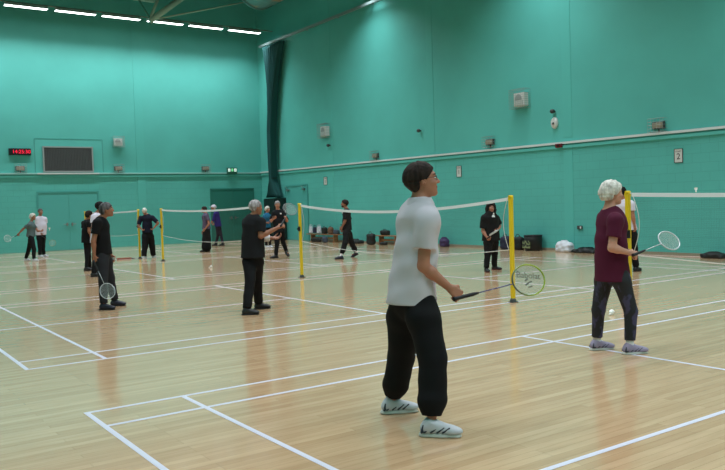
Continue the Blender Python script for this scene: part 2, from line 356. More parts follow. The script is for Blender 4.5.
MB().tube([(0,2.1,0),(0,1.98,0)], 1.05, 36).build('flange', mat('duct_flange', srgb(110,140,132), .4, .5), du)
for y in (1.4,-.9): MB().tube([(0,y,.95),(0,y,1.02)], .015, 6).build('hanger', M_STEEL, du)

# ---------------------------------------------------------------- curtain in the corner
def curtain_mesh():
    zs = np.linspace(1.95, 8.82, 46); N = 160; v = []; fs = []
    for z in zs:
        t = (z-1.95)/(8.82-1.95)
        if t < .12: hw = .60-(.60-.11)*(t/.12)**.8
        elif t < .45: hw = .11+.05*(t-.12)/.33
        else: hw = .16+.74*((t-.45)/.55)**2.1
        cy = 17.2-.45*max(0,(t-.45)/.55); dp = .12+.04*(1-min(1,hw))
        for k in range(N):
            u = k/(N-1)*2-1
            x = 8.72+dp*math.sin(u*26+.6*math.sin(z))*(1 if hw > .3 else 1.1)
            v.append((x, cy+hw*u+.03*math.sin(z*1.3+u*3), z))
    for i in range(len(zs)-1):
        for k in range(N-1): fs.append((i*N+k,i*N+k+1,(i+1)*N+k+1,(i+1)*N+k))
    return MB().add(v, fs)
M_CURT = mat('dark_teal_cloth', srgb(18,78,78), .85, bump=(40,.3,.004))
cu = empty('divider_curtain', (8.72,17.05,1.95), 'dark teal divider curtain gathered into a tall bundle in the corner', 'curtain')
o = curtain_mesh().build('cloth', M_CURT, cu, True); o.location = (-8.72,-17.05,-1.95)
sm = o.modifiers.new('s', 'SOLIDIFY'); sm.thickness = .01
b = MB(); b.tube([(-.0,.15,.86),(.0,.15,.90)], .17, 20); b.build('tie_band', mat('band', srgb(10,50,46), .8), cu)
tk = MB().box((8.62,-6,8.86),(8.70,18.0,8.96)); 
for y in np.arange(-5, 18, 2.4): tk.box((8.68,y-.02,8.94),(9.0,y+.02,8.98))
tag(tk.build('curtain_track', mat('track_alu', srgb(130,150,150), .4, .3)), 'pale metal curtain track running along the upper right wall', 'track')
cb = empty('storage_cabinet', (8.68,17.05,0), 'tall black cabinet in the corner under the gathered curtain', 'cabinet')
M_CAB = mat('cabinet_black', srgb(14,40,38), .5)
MB().box((-.3,-.5,.06),(.3,.5,1.9)).build('body', M_CAB, cb, bevel=.01)
for s in (-1, 1):
    dd = MB().box((-.325,min(0,s*.49)+.005,.1),(-.3,max(0,s*.49)-.005,1.87)).build('door', M_CAB, cb)
    MB().tube([(-.345,s*.06,.95),(-.345,s*.06,1.1)], .01, 6).build('handle', M_STEEL, dd)
MB().box((-.26,-.46,0),(.26,.46,.06)).build('plinth', M_BLACK, cb)

# ---------------------------------------------------------------- nets and posts
M_YEL = mat('yellow_post', srgb(222,190,20), .4); M_TAPE = mat('white_net_tape', srgb(222,228,232), .6)
M_NET = mat('net_thread', srgb(52,44,40), .8); M_CORD = mat('white_cord', srgb(205,205,200), .7)
def post(y, label, face):
    e = empty('net_post', (0,y,0), label, 'net post', 'yellow badminton net posts')
    MB().box((-.026,-.026,.02),(.026,.026,1.55)).build('upright', M_YEL, e, bevel=.004)
    MB().box((-.06,-.05,0),(.06,.05,.012)).lathe([(.05,.015),(.04,.05),(.03,.06)], 12).build('base_plate', M_DARKGREY, e)
    MB().box((-.02,-.035,1.5),(.02,.035,1.545)).tube([(-.04,0,1.555),(.04,0,1.555)], .016, 8).build('top_bracket', M_YEL, e)
    if face: MB().box((-.045,-.05,.98),(-.026,.03,1.08)).tube([(-.045,0,1.03),(-.075,0,1.03)], .018, 8).build('cord_cleat', M_BLACK, e)
    return e
post(0, 'yellow net post beside the teal side door and the bench', 1)
post(-6.1, 'yellow net post behind the oval racket of the man in white polo', 0)
post(2.04, 'yellow net post hidden behind the man in black seen from the back', -1)
post(8.14, 'yellow net post just right of the man with hands on hips', 1)
post(10.18, 'yellow net post just left of the man with hands on hips', -1)
post(16.28, 'distant yellow net post behind the two men at the left', 1)
post(-8.10, 'yellow net post right beside the woman in the maroon top', 1)
def net(ya, yb, sag, sagb, label):
    e = empty('badminton_net', (0,(ya+yb)/2,0), label, 'net', 'badminton nets across the row of courts')
    L = yb-ya; cy = (ya+yb)/2; a = ya+.06; bb = yb-.06
    zt = lambda y: 1.545-sag*4*((y-ya)*(yb-y))/L**2
    zb = lambda y: .775-sagb*4*((y-ya)*(yb-y))/L**2
    n = 60; ys = [a+(bb-a)*i/n for i in range(n+1)]
    t = MB(); v = []; 
    for y in ys: z = zt(y); v += [(-.006,y-cy,z-.046),(.006,y-cy,z-.046),(.006,y-cy,z),(-.006,y-cy,z)]
    fs = [(0,1,2,3),tuple(4*n+k for k in (3,2,1,0))]
    for i in range(n):
        for k in range(4): fs.append((4*i+k,4*i+(k+1)%4,4*i+4+(k+1)%4,4*i+4+k))
    t.add(v, fs); t.build('top_tape', M_TAPE, e)
    MB().tube([(0,y-cy,zt(y)-.004) for y in [ya+.03]+ys+[yb-.03]], .005, 5).build('head_cord', M_CORD, e)
    MB().tube([(0,y-cy,zb(y)) for y in ys], .006, 5).build('bottom_cord', M_CORD, e)
    for yy in (a, bb):
        MB().tube([(0,yy-cy+(.10 if yy == a else -.10)*math.sin(math.pi*i/12),zb(yy)+(zt(yy)-zb(yy))*i/12) for i in range(13)], .005, 5).build('side_cord', M_CORD, e)
    m = MB(); r = .00045; k = int((bb-a)/.02)
    for i in range(1, k):
        y = a+(bb-a)*i/k; m.tube([(0,y-cy,zb(y)),(0,y-cy,zt(y)-.046)], r, 3, cap=False)
    for j in range(1, 35):
        u = j/35; m.tube([(0,y-cy,zb(y)+(zt(y)-.046-zb(y))*u) for y in ys[::3]], r, 3, cap=False)
    m.build('netting', M_NET, e)
net(-6.1, 0, .165, .17, 'badminton net between the posts behind the man in white polo')
net(2.04, 8.14, .06, .13, 'badminton net running behind the man in black seen from the back')
net(10.18, 16.28, .04, .1, 'distant badminton net at the left behind the man in black tee')
net(-14.20, -8.10, .06, .1, 'badminton net at the right edge beyond the woman in maroon')

# ---------------------------------------------------------------- signed-distance sculpting for people, shoes, bags
def V(*a): return np.array(a, dtype=np.float64)
def unit(v): v = np.asarray(v, float); return v/max(1e-9, np.linalg.norm(v))
def smin(a, b, k):
    h = np.clip(.5+.5*(b-a)/k, 0, 1); return b+(a-b)*h-k*h*(1-h)
class Field:
    def __init__(s, lo, hi, h):
        s.h = h; s.lo = np.array(lo, float)-2*h; n = np.ceil((np.array(hi)-s.lo)/h).astype(int)+3
        s.n = n; s.F = np.full(n, 1.0, dtype=np.float32)
        s.ax = [s.lo[i]+np.arange(n[i])*h for i in range(3)]
    def sub(s, lo, hi):
        i0 = np.clip(np.floor((np.array(lo)-s.lo)/s.h).astype(int), 0, s.n); i1 = np.clip(np.ceil((np.array(hi)-s.lo)/s.h).astype(int)+1, 0, s.n)
        sl = tuple(slice(a, b) for a, b in zip(i0, i1))
        if any(b <= a for a, b in zip(i0, i1)): return sl, None
        X, Y, Z = np.meshgrid(s.ax[0][sl[0]], s.ax[1][sl[1]], s.ax[2][sl[2]], indexing='ij')
        return sl, (X, Y, Z)
    def prim(s, fn, lo, hi, k=.02, op='u'):
        m = k+.02; sl, P = s.sub(np.array(lo)-m, np.array(hi)+m)
        if P is None: return
        d = fn(P).astype(np.float32); cur = s.F[sl]
        if op == 'u': s.F[sl] = smin(cur, d, k)
        elif op == 's': s.F[sl] = -smin(-cur, d, k)
    def cone(s, a, b, ra, rb, k=.02, flat=None, fs=1.0, cap0=False, cap1=False, op='u', e=1.0):
        a = np.array(a, float); b = np.array(b, float); R = max(ra, rb)*max(1, fs)
        def fn(P):
            X, Y, Z = [p-a[i] for i, p in enumerate(P)]; B = b-a
            if flat is not None:
                fl = unit(flat); q = 1/fs-1
                D = (X*fl[0]+Y*fl[1]+Z*fl[2])*q; X = X+D*fl[0]; Y = Y+D*fl[1]; Z = Z+D*fl[2]
                B = B+fl*(B@fl)*q
            L2 = B@B+1e-12; t0 = (X*B[0]+Y*B[1]+Z*B[2])/L2; t = np.clip(t0, 0, 1)
            te = t if e == 1.0 else t**e
            d = np.sqrt((X-B[0]*t)**2+(Y-B[1]*t)**2+(Z-B[2]*t)**2)-(ra+(rb-ra)*te)
            L = math.sqrt(L2)
            if cap1: d = np.maximum(d, (t0-1)*L)
            if cap0: d = np.maximum(d, -t0*L)
            return d*(min(1, fs) if flat is not None else 1)
        s.prim(fn, np.minimum(a, b)-R, np.maximum(a, b)+R, k, op)
    def ell(s, c, r, M=None, k=.02, op='u'):
        c = np.array(c, float); r = np.array(r, float); R = r.max()
        def fn(P):
            X, Y, Z = [p-c[i] for i, p in enumerate(P)]
            if M is not None: X, Y, Z = [M[i][0]*X+M[i][1]*Y+M[i][2]*Z for i in range(3)]
            q = np.sqrt((X/r[0])**2+(Y/r[1])**2+(Z/r[2])**2); q2 = np.sqrt((X/r[0]**2)**2+(Y/r[1]**2)**2+(Z/r[2]**2)**2)
            return q*(q-1)/np.maximum(q2, 1e-6)
        s.prim(fn, c-R, c+R, k, op)
    def rbox(s, c, hs, M=None, rad=.01, k=.01, op='u'):
        c = np.array(c, float); hs = np.array(hs, float); R = np.linalg.norm(hs)
        def fn(P):
            X, Y, Z = [p-c[i] for i, p in enumerate(P)]
            if M is not None: X, Y, Z = [M[i][0]*X+M[i][1]*Y+M[i][2]*Z for i in range(3)]
            q = [np.abs(A)-(h_-rad) for A, h_ in zip((X, Y, Z), hs)]
            return np.sqrt(sum(np.maximum(A, 0)**2 for A in q))+np.minimum(np.maximum(np.maximum(q[0], q[1]), q[2]), 0)-rad
        s.prim(fn, c-R, c+R, k, op)
    def allpts(s): return s.sub(s.lo, s.lo+s.n*s.h)[1]
    def disp(s, fn): s.F += fn(s.allpts()).astype(np.float32)
    def cut(s, p, n, k=0):     # keep the side where (x-p).n < 0
        P = s.allpts(); d = (P[0]-p[0])*n[0]+(P[1]-p[1])*n[1]+(P[2]-p[2])*n[2]
        s.F = np.maximum(s.F, d.astype(np.float32)) if not k else -smin(-s.F, -d.astype(np.float32), k)
    def mesh(s, name, mats, parent=None, mf=None, relax=1):
        F = s.F; S = F < 0; h = s.h
        S8 = [S[i:S.shape[0]-1+i, j:S.shape[1]-1+j, k:S.shape[2]-1+k] for i in (0,1) for j in (0,1) for k in (0,1)]
        cnt = sum(a.astype(np.uint8) for a in S8); act = (cnt > 0) & (cnt < 8)
        I, J, K = np.nonzero(act); n = len(I); idx = np.full(act.shape, -1, dtype=np.int64); idx[I,J,K] = np.arange(n)
        corner = [(i,j,k) for i in (0,1) for j in (0,1) for k in (0,1)]
        vals = {c: F[I+c[0], J+c[1], K+c[2]].astype(np.float64) for c in corner}
        acc = np.zeros((n,3)); num = np.zeros(n)
        for c in corner:
            for ax in range(3):
                if c[ax] == 0:
                    d = list(c); d[ax] = 1; d = tuple(d); a, b = vals[c], vals[d]; m = (a < 0) != (b < 0)
                    t = np.where(m, a/np.where(m, a-b, 1), 0); p = np.tile(np.array(c, float), (n,1)); p[:,ax] += t
                    acc[m] += p[m]; num[m] += 1
        vco = s.lo+(np.stack([I,J,K], 1)+acc/num[:,None])*h
        quads = []
        for ax in range(3):
            o1, o2 = [(1,2),(2,0),(0,1)][ax]
            sl0 = [slice(None)]*3; sl1 = [slice(None)]*3; sl0[ax] = slice(0,-1); sl1[ax] = slice(1,None)
            A = S[tuple(sl0)]; B = S[tuple(sl1)]; ch = A != B
            ii = np.array(np.nonzero(ch)).T; ok = (ii[:,o1] > 0) & (ii[:,o2] > 0) & (ii[:,o1] < S.shape[o1]-1) & (ii[:,o2] < S.shape[o2]-1); ii = ii[ok]
            ins = A[tuple(ii.T)]
            def g(d1, d2):
                q = ii.copy(); q[:,o1] -= d1; q[:,o2] -= d2; return idx[tuple(q.T)]
            Q = np.stack([g(1,1), g(0,1), g(0,0), g(1,0)], 1); Q[~ins] = Q[~ins][:, ::-1]; quads.append(Q)
        Q = np.concatenate(quads)
        for _ in range(relax):      # light smoothing
            nb = np.zeros_like(vco); cn = np.zeros(n)
            for a in range(4):
                u, v_ = Q[:,a], Q[:,(a+1) % 4]
                for x_, y_ in ((u, v_), (v_, u)):
                    for ax in range(3): nb[:,ax] += np.bincount(x_, weights=vco[y_,ax], minlength=n)
                    cn += np.bincount(x_, minlength=n)
            vco = vco*.5+.5*nb/np.maximum(cn, 1)[:,None]
        me = bpy.data.meshes.new(name); me.vertices.add(n); me.vertices.foreach_set('co', vco.astype(np.float32).ravel())
        nf = len(Q); me.loops.add(nf*4); me.loops.foreach_set('vertex_index', Q.astype(np.int32).ravel())
        me.polygons.add(nf); me.polygons.foreach_set('loop_start', np.arange(0, nf*4, 4, dtype=np.int32))
        ms = mats if isinstance(mats, (list, tuple)) else [mats]
        for m_ in ms: me.materials.append(m_)
        if mf is not None:
            ce = vco[Q].mean(1); me.polygons.foreach_set('material_index', mf(ce).astype(np.int32))
        me.update(calc_edges=True); me.polygons.foreach_set('use_smooth', np.ones(nf, dtype=bool)); me.validate(); me.update()
        o = bpy.data.objects.new(name, me); C.objects.link(o)
        if parent: o.parent = parent
        return o
def wrinkle(amp, fz=22, fxy=30, seed=0):
    def fn(P):
        X, Y, Z = P; s = seed*1.7
        return amp*(np.sin(X*fxy+Z*fz*.7+s+2*np.sin(Z*9+s))+np.sin(Y*fxy*1.1-Z*fz+s*2+1.5*np.sin(X*11))+.7*np.sin(Z*fz*1.9+X*14+Y*17+s))/2.2
    return fn
SK = {k: mat('skin_'+k, srgb(*c), .5, bump=(60,.15,.002)) for k, c in dict(light=(196,140,118), mid=(170,112,88), tan=(150,98,74), deep=(104,66,48)).items()}
LIP = mat('lips', srgb(140,78,70), .5); BROW = mat('brow_hair', srgb(60,46,38), .8); EYEW = mat('eye_white', srgb(225,222,215), .2); IRIS = mat('iris', srgb(45,34,26), .2)
def rodr(f, up):
    f = unit(f); r = unit(np.cross(f, up)); u = np.cross(r, f); return np.array([r, f, u])   # rows: right, forward, up
def person(key, label, cat_group=None, h=.01, skin='light', sc=None, hair=None, shirt=None, pants=None, shoes=None, female=False, hpitch=0,
           curlL=.5, curlR=.5, dirR=None, dirL=None, skirt=False, hs_=1.0, belly=0, cap=None, build=1.0, grip=None, tilt=None):
    D = FIGS[key]; j = {k: V(*v) for k, v in D['j'].items()}; root = empty('person', (D['loc'][0], D['loc'][1], 0), label, 'person', cat_group)
    s = sc or j['head'][2]/1.62; 
    fw = V(math.cos(math.radians(D['face'])), math.sin(math.radians(D['face'])), 0)
    lat = V(-fw[1], fw[0], 0)       # towards the figure's left
    hf = math.radians(D['hface']); hfv = V(math.cos(hf)*math.cos(hpitch), math.sin(hf)*math.cos(hpitch), math.sin(hpitch))
    HM = rodr(hfv, V(0,0,1)); 
    if tilt is not None: HM = rodr(hfv, unit(V(0,0,1)+tilt*HM[0]))
    hc = j['head']; hb = s*hs_; G = lambda x, y, z: hc+hb*(HM[0]*x+HM[1]*y+HM[2]*z)       # head frame -> body space
    hipL = j['hip']+lat*.09*s; hipR = j['hip']-lat*.09*s
    allp = np.array(list(j.values())); lo = allp.min(0)-.26; hi = allp.max(0)+.26; lo[2] = -.01
    skinm = SK[skin]; B = build
    # ---- body (one continuous surface)
    F = Field(lo, hi, h)
    ch = j['neck']*.8+j['hip']*.2; wa = j['neck']*.42+j['hip']*.58
    F.cone(j['hip'], wa, .125*s*B, .115*s*B, .04, fw, .75); F.cone(wa, ch, .115*s*B, .135*s*B, .04, fw, .7); F.cone(j['shL'], j['shR'], .05*s, .05*s, .05)
    F.cone(ch, j['neck'], .10*s*B, .055*s, .05, fw, .8)
    nb = G(0,-.028,-.07); F.cone(j['neck'], nb, .058*s,   .049*s, .03)
    for sd in 'LR':
        sh, el, ha = j['sh'+sd], j['el'+sd], j['ha'+sd]; fd = unit(ha-el); wr = ha-fd*.055*s
        F.cone(sh, el, .047*s*B, .040*s*B, .03); m = el+(wr-el)*.3; F.cone(el, m, .037*s, .038*s*B, .02); F.cone(m, wr, .038*s*B, .025*s, .02)
        # hand: palm from four metacarpals, four fingers, a thumb leaving the side of the palm
        td = {'L': dirL, 'R': dirR}[sd]; sgn = 1 if sd == 'L' else -1
        if td is None: td = unit(fw*.8+V(0,0,.25))
        td = unit(td-fd*(td@fd)); nn = unit(np.cross(fd, td))*sgn          # palm normal
        if (nn@(-lat*sgn)) < 0 and {'L': dirL, 'R': dirR}[sd] is None: nn = -nn
        curl = curlL if sd == 'L' else curlR; hs = s*1.04
        for q in range(4):
            off = (.030-.0195*q)*hs; kn = wr+fd*(.085-.004*abs(q-1.2))*hs+td*off
            F.cone(wr+td*off*.55+fd*.01*hs, kn, .0135*hs, .0115*hs, .010)
            ln = [.043,.047,.044,.035][q]*hs; ang = 0; p = kn; r = .0092*hs
            for ph, lf_ in enumerate((1.0,.62,.48)):
                ang += curl*[1.1,1.45,.8][ph]; d_ = unit(fd*math.cos(ang)+nn*math.sin(ang)); p2 = p+d_*ln*lf_
                F.cone(p, p2, r, r*.93, .004); p = p2; r *= .92
        t0 = wr+fd*.02*hs+td*.02*hs; t1 = t0+unit(td*.75+fd*.6+nn*.45)*.042*hs; t2 = t1+unit(fd*.8+nn*(.3+curl*.8)+td*.15)*.032*hs; t3 = t2+unit(fd*.7+nn*(.4+curl)-td*.2*curl)*.024*hs
        F.cone(t0, t1, .015*hs, .0115*hs, .01); F.cone(t1, t2, .0112*hs, .010*hs, .004); F.cone(t2, t3, .010*hs, .0085*hs, .004)
        # leg
        hp = hipL if sd == 'L' else hipR; kn = j['kn'+sd]; an = j['ft'+sd]
        F.cone(hp, kn, .074*s*B, .044*s, .03); m = kn+(an-kn)*.3-fw*.006*s; F.cone(kn, m, .043*s, .043*s, .02); F.cone(m, an, .043*s, .030*s, .02)
        td_ = math.radians(D['toe'][0 if sd == 'L' else 1]); tv = V(math.cos(td_), math.sin(td_), 0)
        F.cone(an-tv*.02*s-V(0,0,.045*s), an+tv*.13*s-V(0,0,.055*s), .028*s, .022*s, .03)
    # head
    E = lambda c, r, k=.015, op='u': F.ell(G(*c), np.array(r)*hb, HM, k, op)
    E((0,-.014,.032), (.075,.096,.088)); E((0,.02,-.03), (.062,.07,.075), .02); E((0,.05,-.075), (.034,.034,.03), .025); E((0,.072,-.09), (.018,.018,.016), .02)
    E((0,.073,.034), (.05,.018,.014), .02)
    for x in (-1, 1):
        E((x*.03,.097,.012), (.017,.017,.013), .012, 's'); E((x*.036,.062,-.02), (.024,.024,.02), .02)
        E((x*.030,.0745,.011), (.0135,.0135,.012), .004)
        E((x*.076,-.006,.0), (.010,.019,.032), .006); E((x*.079,-.002,-.004), (.004,.009,.017), .003, 's')
    F.cone(G(0,.085,.018), G(0,.106,-.018), .0085*s, .0115*s, .012); E((.011,.094,-.021), (.009,.011,.008), .006); E((-.011,.094,-.021), (.009,.011,.008), .006)
    E((0,.085,-.047), (.023,.011,.006), .006); E((0,.082,-.056), (.020,.012,.007), .006)
    def mf(ce):
        q = (ce-hc)/hb; x, y, z = q@HM[0], q@HM[1], q@HM[2]; out = np.zeros(len(ce), int)
        lips = ((x/.024)**2+((z+.0515)/.0105)**2 < 1) & (y > .07); brow = ((np.abs(x)-.032)**2/.018**2+((z-.036-.06*(.03-np.abs(x)))/.0055)**2 < 1) & (y > .05)
        ew = ((np.abs(x)-.030)**2/.0125**2+((z-.011)/.006)**2 < 1) & (y > .05); ir = ((np.abs(x)-.030)**2+(z-.011)**2 < .0058**2) & (y > .05)
        out[lips] = 1; out[brow] = 2; out[ew] = 3; out[ir] = 4; return out
    F.mesh('body', [skinm, LIP, BROW if not (hair and hair.get('grey')) else hair['m'], EYEW, IRIS], root, mf)
    # ---- hair
    if hair:
        hh = min(h, .008); c0 = hc; HF = Field(c0-.22*hb, c0+.22*hb, hh); vol = hair.get('vol', .016)
        HF.ell(G(0,-.016,.034), np.array([.075+vol, .097+vol, .089+vol])*hb, HM, .01)
        if hair.get('back'): HF.ell(G(0,-.055,.0), np.array([.066+vol*.8, .062+vol, .085])*hb, HM, .03)
        if hair.get('long'):
            for x in (-1, 1): HF.ell(G(x*.092,-.03,-.05), np.array([.040,.055,.085])*hb, HM, .03)
            HF.ell(G(0,-.06,-.06), np.array([.085,.05,.09])*hb, HM, .03)
        P = HF.allpts(); q = [(P[i]-hc[i])/hb for i in range(3)]
        x = sum(HM[0][i]*q[i] for i in range(3)); y = sum(HM[1][i]*q[i] for i in range(3)); z = sum(HM[2][i]*q[i] for i in range(3))
        hl = hair.get('line', .03); face = y-hair.get('front', .045)-.95*(z-hl)
        if hair.get('long'): face = np.minimum(face, np.where(z < .02, (.066-np.abs(x))*1.5+np.minimum(0, y-.0)*2, face))
        nape = -(z-hair.get('nape', -.075))-.35*np.maximum(0, y+.03)*0
        side = np.where((y > -.03) & (z < hair.get('ear', -.01)), 1.0, -1.0)*np.minimum(np.abs(z-hair.get('ear', -.01)), np.abs(y+.03)+.0)
        if hair.get('taper'): nape = np.maximum(nape, -.72*y-.70*z-hair['taper'])
        if hair.get('long'): side = -np.ones_like(side)
        F0 = HF.F; na = hair.get('rough', .003)
        F0 += (na*(np.sin(x*95+4*np.sin(z*40))*np.sin(z*70+3*np.sin(y*50))+.6*np.sin(y*120+x*60))*hb).astype(np.float32)
        for g in (face, nape, side): F0 = -smin(-F0, -(g*hb).astype(np.float32), .012)
        HF.F = F0; HF.mesh('hair', hair['m'], root)
        if cap is not None:
            CF = Field(c0-.22*hb, c0+.22*hb, hh); CF.ell(G(0,-.014,.04), np.array([.098,.118,.108])*hb, HM, .01); CF.cut(G(0,0,.035), -HM[2]+HM[1]*.12, 0)
            CF.rbox(G(0,.12,.048), np.array([.07,.06,.008])*hb, HM, .006, .01); CF.mesh('cap', cap, root)
    # ---- trousers
    if pants:
        F = Field(lo, hi, h); lo_ = pants.get('loose', .02)*s; top = j['hip']*.75+wa*.25
        F.cone(j['hip']-V(0,0,.03*s), top, (.138*s+lo_*.3)*B, (.120*s+lo_*.2)*B, .03, fw, .80)
        for sd in 'LR':
            hp = (hipL if sd == 'L' else hipR); kn, an = j['kn'+sd], j['ft'+sd]; e_ = an+(kn-an)*pants.get('short', .02)
            mt = hp+(kn-hp)*.35-lat*(.01 if sd == 'L' else -.01)*s; F.cone(hp-lat*(.014 if sd == 'L' else -.014)*s, mt, (.086*s+lo_*.25)*B, (.080*s+lo_*.9)*B, .03); F.cone(mt, kn, (.080*s+lo_*.9)*B, .058*s+lo_, .03)
            if pants.get('gather'):
                m = kn+(e_-kn)*.72; F.cone(kn, m, .056*s+lo_, .056*s+lo_*.95, .02); F.cone(m, e_, .056*s+lo_*.95, .05*s+lo_*.25, .02, cap1=True)
            else: F.cone(kn, e_, .055*s+lo_, .045*s+lo_*.95, .02, cap1=True)
        if skirt: F.cone(j['hip'], (j['knL']+j['knR'])/2*.3+(j['ftL']+j['ftR'])/2*.7, .165*s, .21*s, .04, fw, .8)
        if pants.get('w', .004): F.disp(wrinkle(pants.get('w', .004), pants.get('fz', 22), 24, 3))
        F.mesh(pants.get('name', 'trousers'), pants['m'], root)
        if pants.get('stripe'):
            for sd, sg in (('L', 1), ('R', -1)):
                hp = (hipL if sd == 'L' else hipR); kn, an = j['kn'+sd], j['ft'+sd]; o_ = lat*sg
                st = Field(lo, hi, h); st.cone(hp+o_*(.080*s+lo_), kn+o_*(.052*s+lo_), .012, .012, .01); st.cone(kn+o_*(.052*s+lo_), an+(kn-an)*.1+o_*(.045*s+lo_), .012, .012, .01)
                st.mesh('side_stripe', pants['stripe'], root)
    # ---- shirt
    if shirt:
        F = Field(lo, hi, h); l = shirt.get('loose', .015)*s; hem = shirt.get('hem', .0); up_ = unit(j['neck']-j['hip'])
        bt = j['hip']-up_*hem*s; kc_ = (j['knL']+j['knR'])/2-j['hip']; bt = bt+V(kc_[0],kc_[1],0)*hem*1.3; w0 = .156+(pants or {}).get('loose', .02)*.35; chb = ch+fw*(.015 if female else .0)*s
        F.cone(bt, wa+fw*belly*.4*s, (w0*s+l)*B, (.138*s+l+belly*s*.5)*B, .03, fw, .78+min(.16, hem)); F.cone(wa+fw*belly*.4*s, chb, (.138*s+l+belly*s*.5)*B, (.152*s+l*.7)*B, .05, fw, .70)
        F.cone(chb, j['neck']-up_*.01, (.148*s+l*.5)*B, .066*s, .05, fw, .76, e=1.3, cap1=True); F.cone(j['shL']-V(0,0,.008), j['shR']-V(0,0,.008), .062*s+l*.3, .062*s+l*.3, .05)
        if female:
            for x in (-1, 1): F.ell(ch-up_*.05*s+fw*.085*s+lat*x*.065*s, V(.06,.06,.06)*s, None, .05)
        sl = shirt.get('sleeve', .55)
        for sd in 'LR':
            sh, el = j['sh'+sd], j['el'+sd]
            if sl <= 1: F.cone(sh, sh+(el-sh)*sl, .064*s+l*.4, .056*s+l*.9, .03, cap1=True)
            else: F.cone(sh, el, .06*s+l*.4, .05*s+l*.6, .03); F.cone(el, j['ha'+sd]-unit(j['ha'+sd]-el)*.06*s, .05*s+l*.6, .036*s+l*.4, .02, cap1=True)
        F.disp(wrinkle(shirt.get('w', .004), 18, 20, shirt.get('seed', 1)))
        F.cut(bt, V(0,0,-1))
        so = F.mesh('shirt', shirt['m'], root)
        if shirt.get('collar'):
            cf = Field(j['neck']-.16, j['neck']+.16, min(h, .006)); cdir = unit(nb-j['neck']); c0_ = j['neck']+cdir*.0*s
            cf.cone(c0_-cdir*.018*s, c0_+cdir*.034*s, .098*s, .074*s, .01, cap1=True, cap0=True); cf.cone(c0_-cdir*.05, c0_+cdir*.06*s, .082*s, .058*s, .004, op='s'); cf.mesh('collar', shirt['m'], root)
        if shirt.get('emblem'):
            c_ = ch+fw*(.112*s)*B+lat*.06*s+V(0,0,.02); e_ = Field(c_-.06, c_+.06, .006); e_.ell(c_, V(.03,.03,.03)); e_.mesh('chest_emblem', shirt['emblem'], root)
    # ---- shoes
    if shoes:
        for sd in 'LR':
            an = j['ft'+sd]; td_ = math.radians(D['toe'][0 if sd == 'L' else 1]); pz = shoes.get('pitch'+sd, 0); tv = V(math.cos(td_)*math.cos(pz), math.sin(td_)*math.cos(pz), math.sin(pz)); 
            M = rodr(tv, V(0,0,1)); fc = an-V(0,0,.085)+0*tv; g = lambda x, y, z: fc+s*(M[0]*x+M[1]*y+M[2]*z)
            hh = shoes.get('h', min(h, .008)); U = Field(fc-.24*s, fc+.27*s, hh)
            U.cone(g(0,-.035,.045), g(0,.12,.038), .040*s, .036*s, .03, M[2], .85); U.cone(g(0,-.02,.07), g(0,.0,.095), .042*s, .040*s, .03, cap1=True); U.cone(g(0,.0,.085), g(0,.1,.045), .034*s, .03*s, .03)
            U.ell(g(0,.135,.036), V(.043,.06,.03)*s, M, .02); U.cut(g(0,0,.022), -M[2])
            up2 = U.mesh('shoe', shoes['m'], root)
            W = Field(fc-.24*s, fc+.27*s, hh); W.cone(g(0,-.045,.0), g(0,.06,.0), .041*s, .043*s, .02); W.cone(g(0,.06,0), g(0,.15,.0), .043*s, .038*s, .02)
            W.cut(g(0,0,.026), M[2]); W.cut(g(0,0,.001), -M[2]); W.mesh('sole', shoes['sole'], up2)
            if shoes.get('sock'):
                k_ = Field(an-.15, an+.2, hh); ax_ = unit(j['kn'+sd]-an); k_.cone(an-ax_*.01, an+ax_*shoes.get('sockh', .07), .041*s, .038*s, .01, cap1=True); k_.mesh('sock', shoes['sock'], root)
            if shoes.get('flash'):
                fl = Field(fc-.24*s, fc+.27*s, .004)
                for x in (-1, 1):
                    for y in (-.03, .01, .05, .085): fl.cone(g(x*.042,y-.012,.034), g(x*.034,y+.03,.062), .0065*s, .006*s, .004)
                    fl.cone(g(x*.041,-.06,.034), g(x*.034,-.05,.075), .009*s, .006*s, .004)
                for y in (.03,.05,.07,.09): fl.cone(g(-.022,y,.098-y*.42), g(.022,y,.098-y*.42), .004*s, .004*s, .003)
                fl.mesh('shoe_stripe', shoes['flash'], up2)
    return root, j, G, HM, s

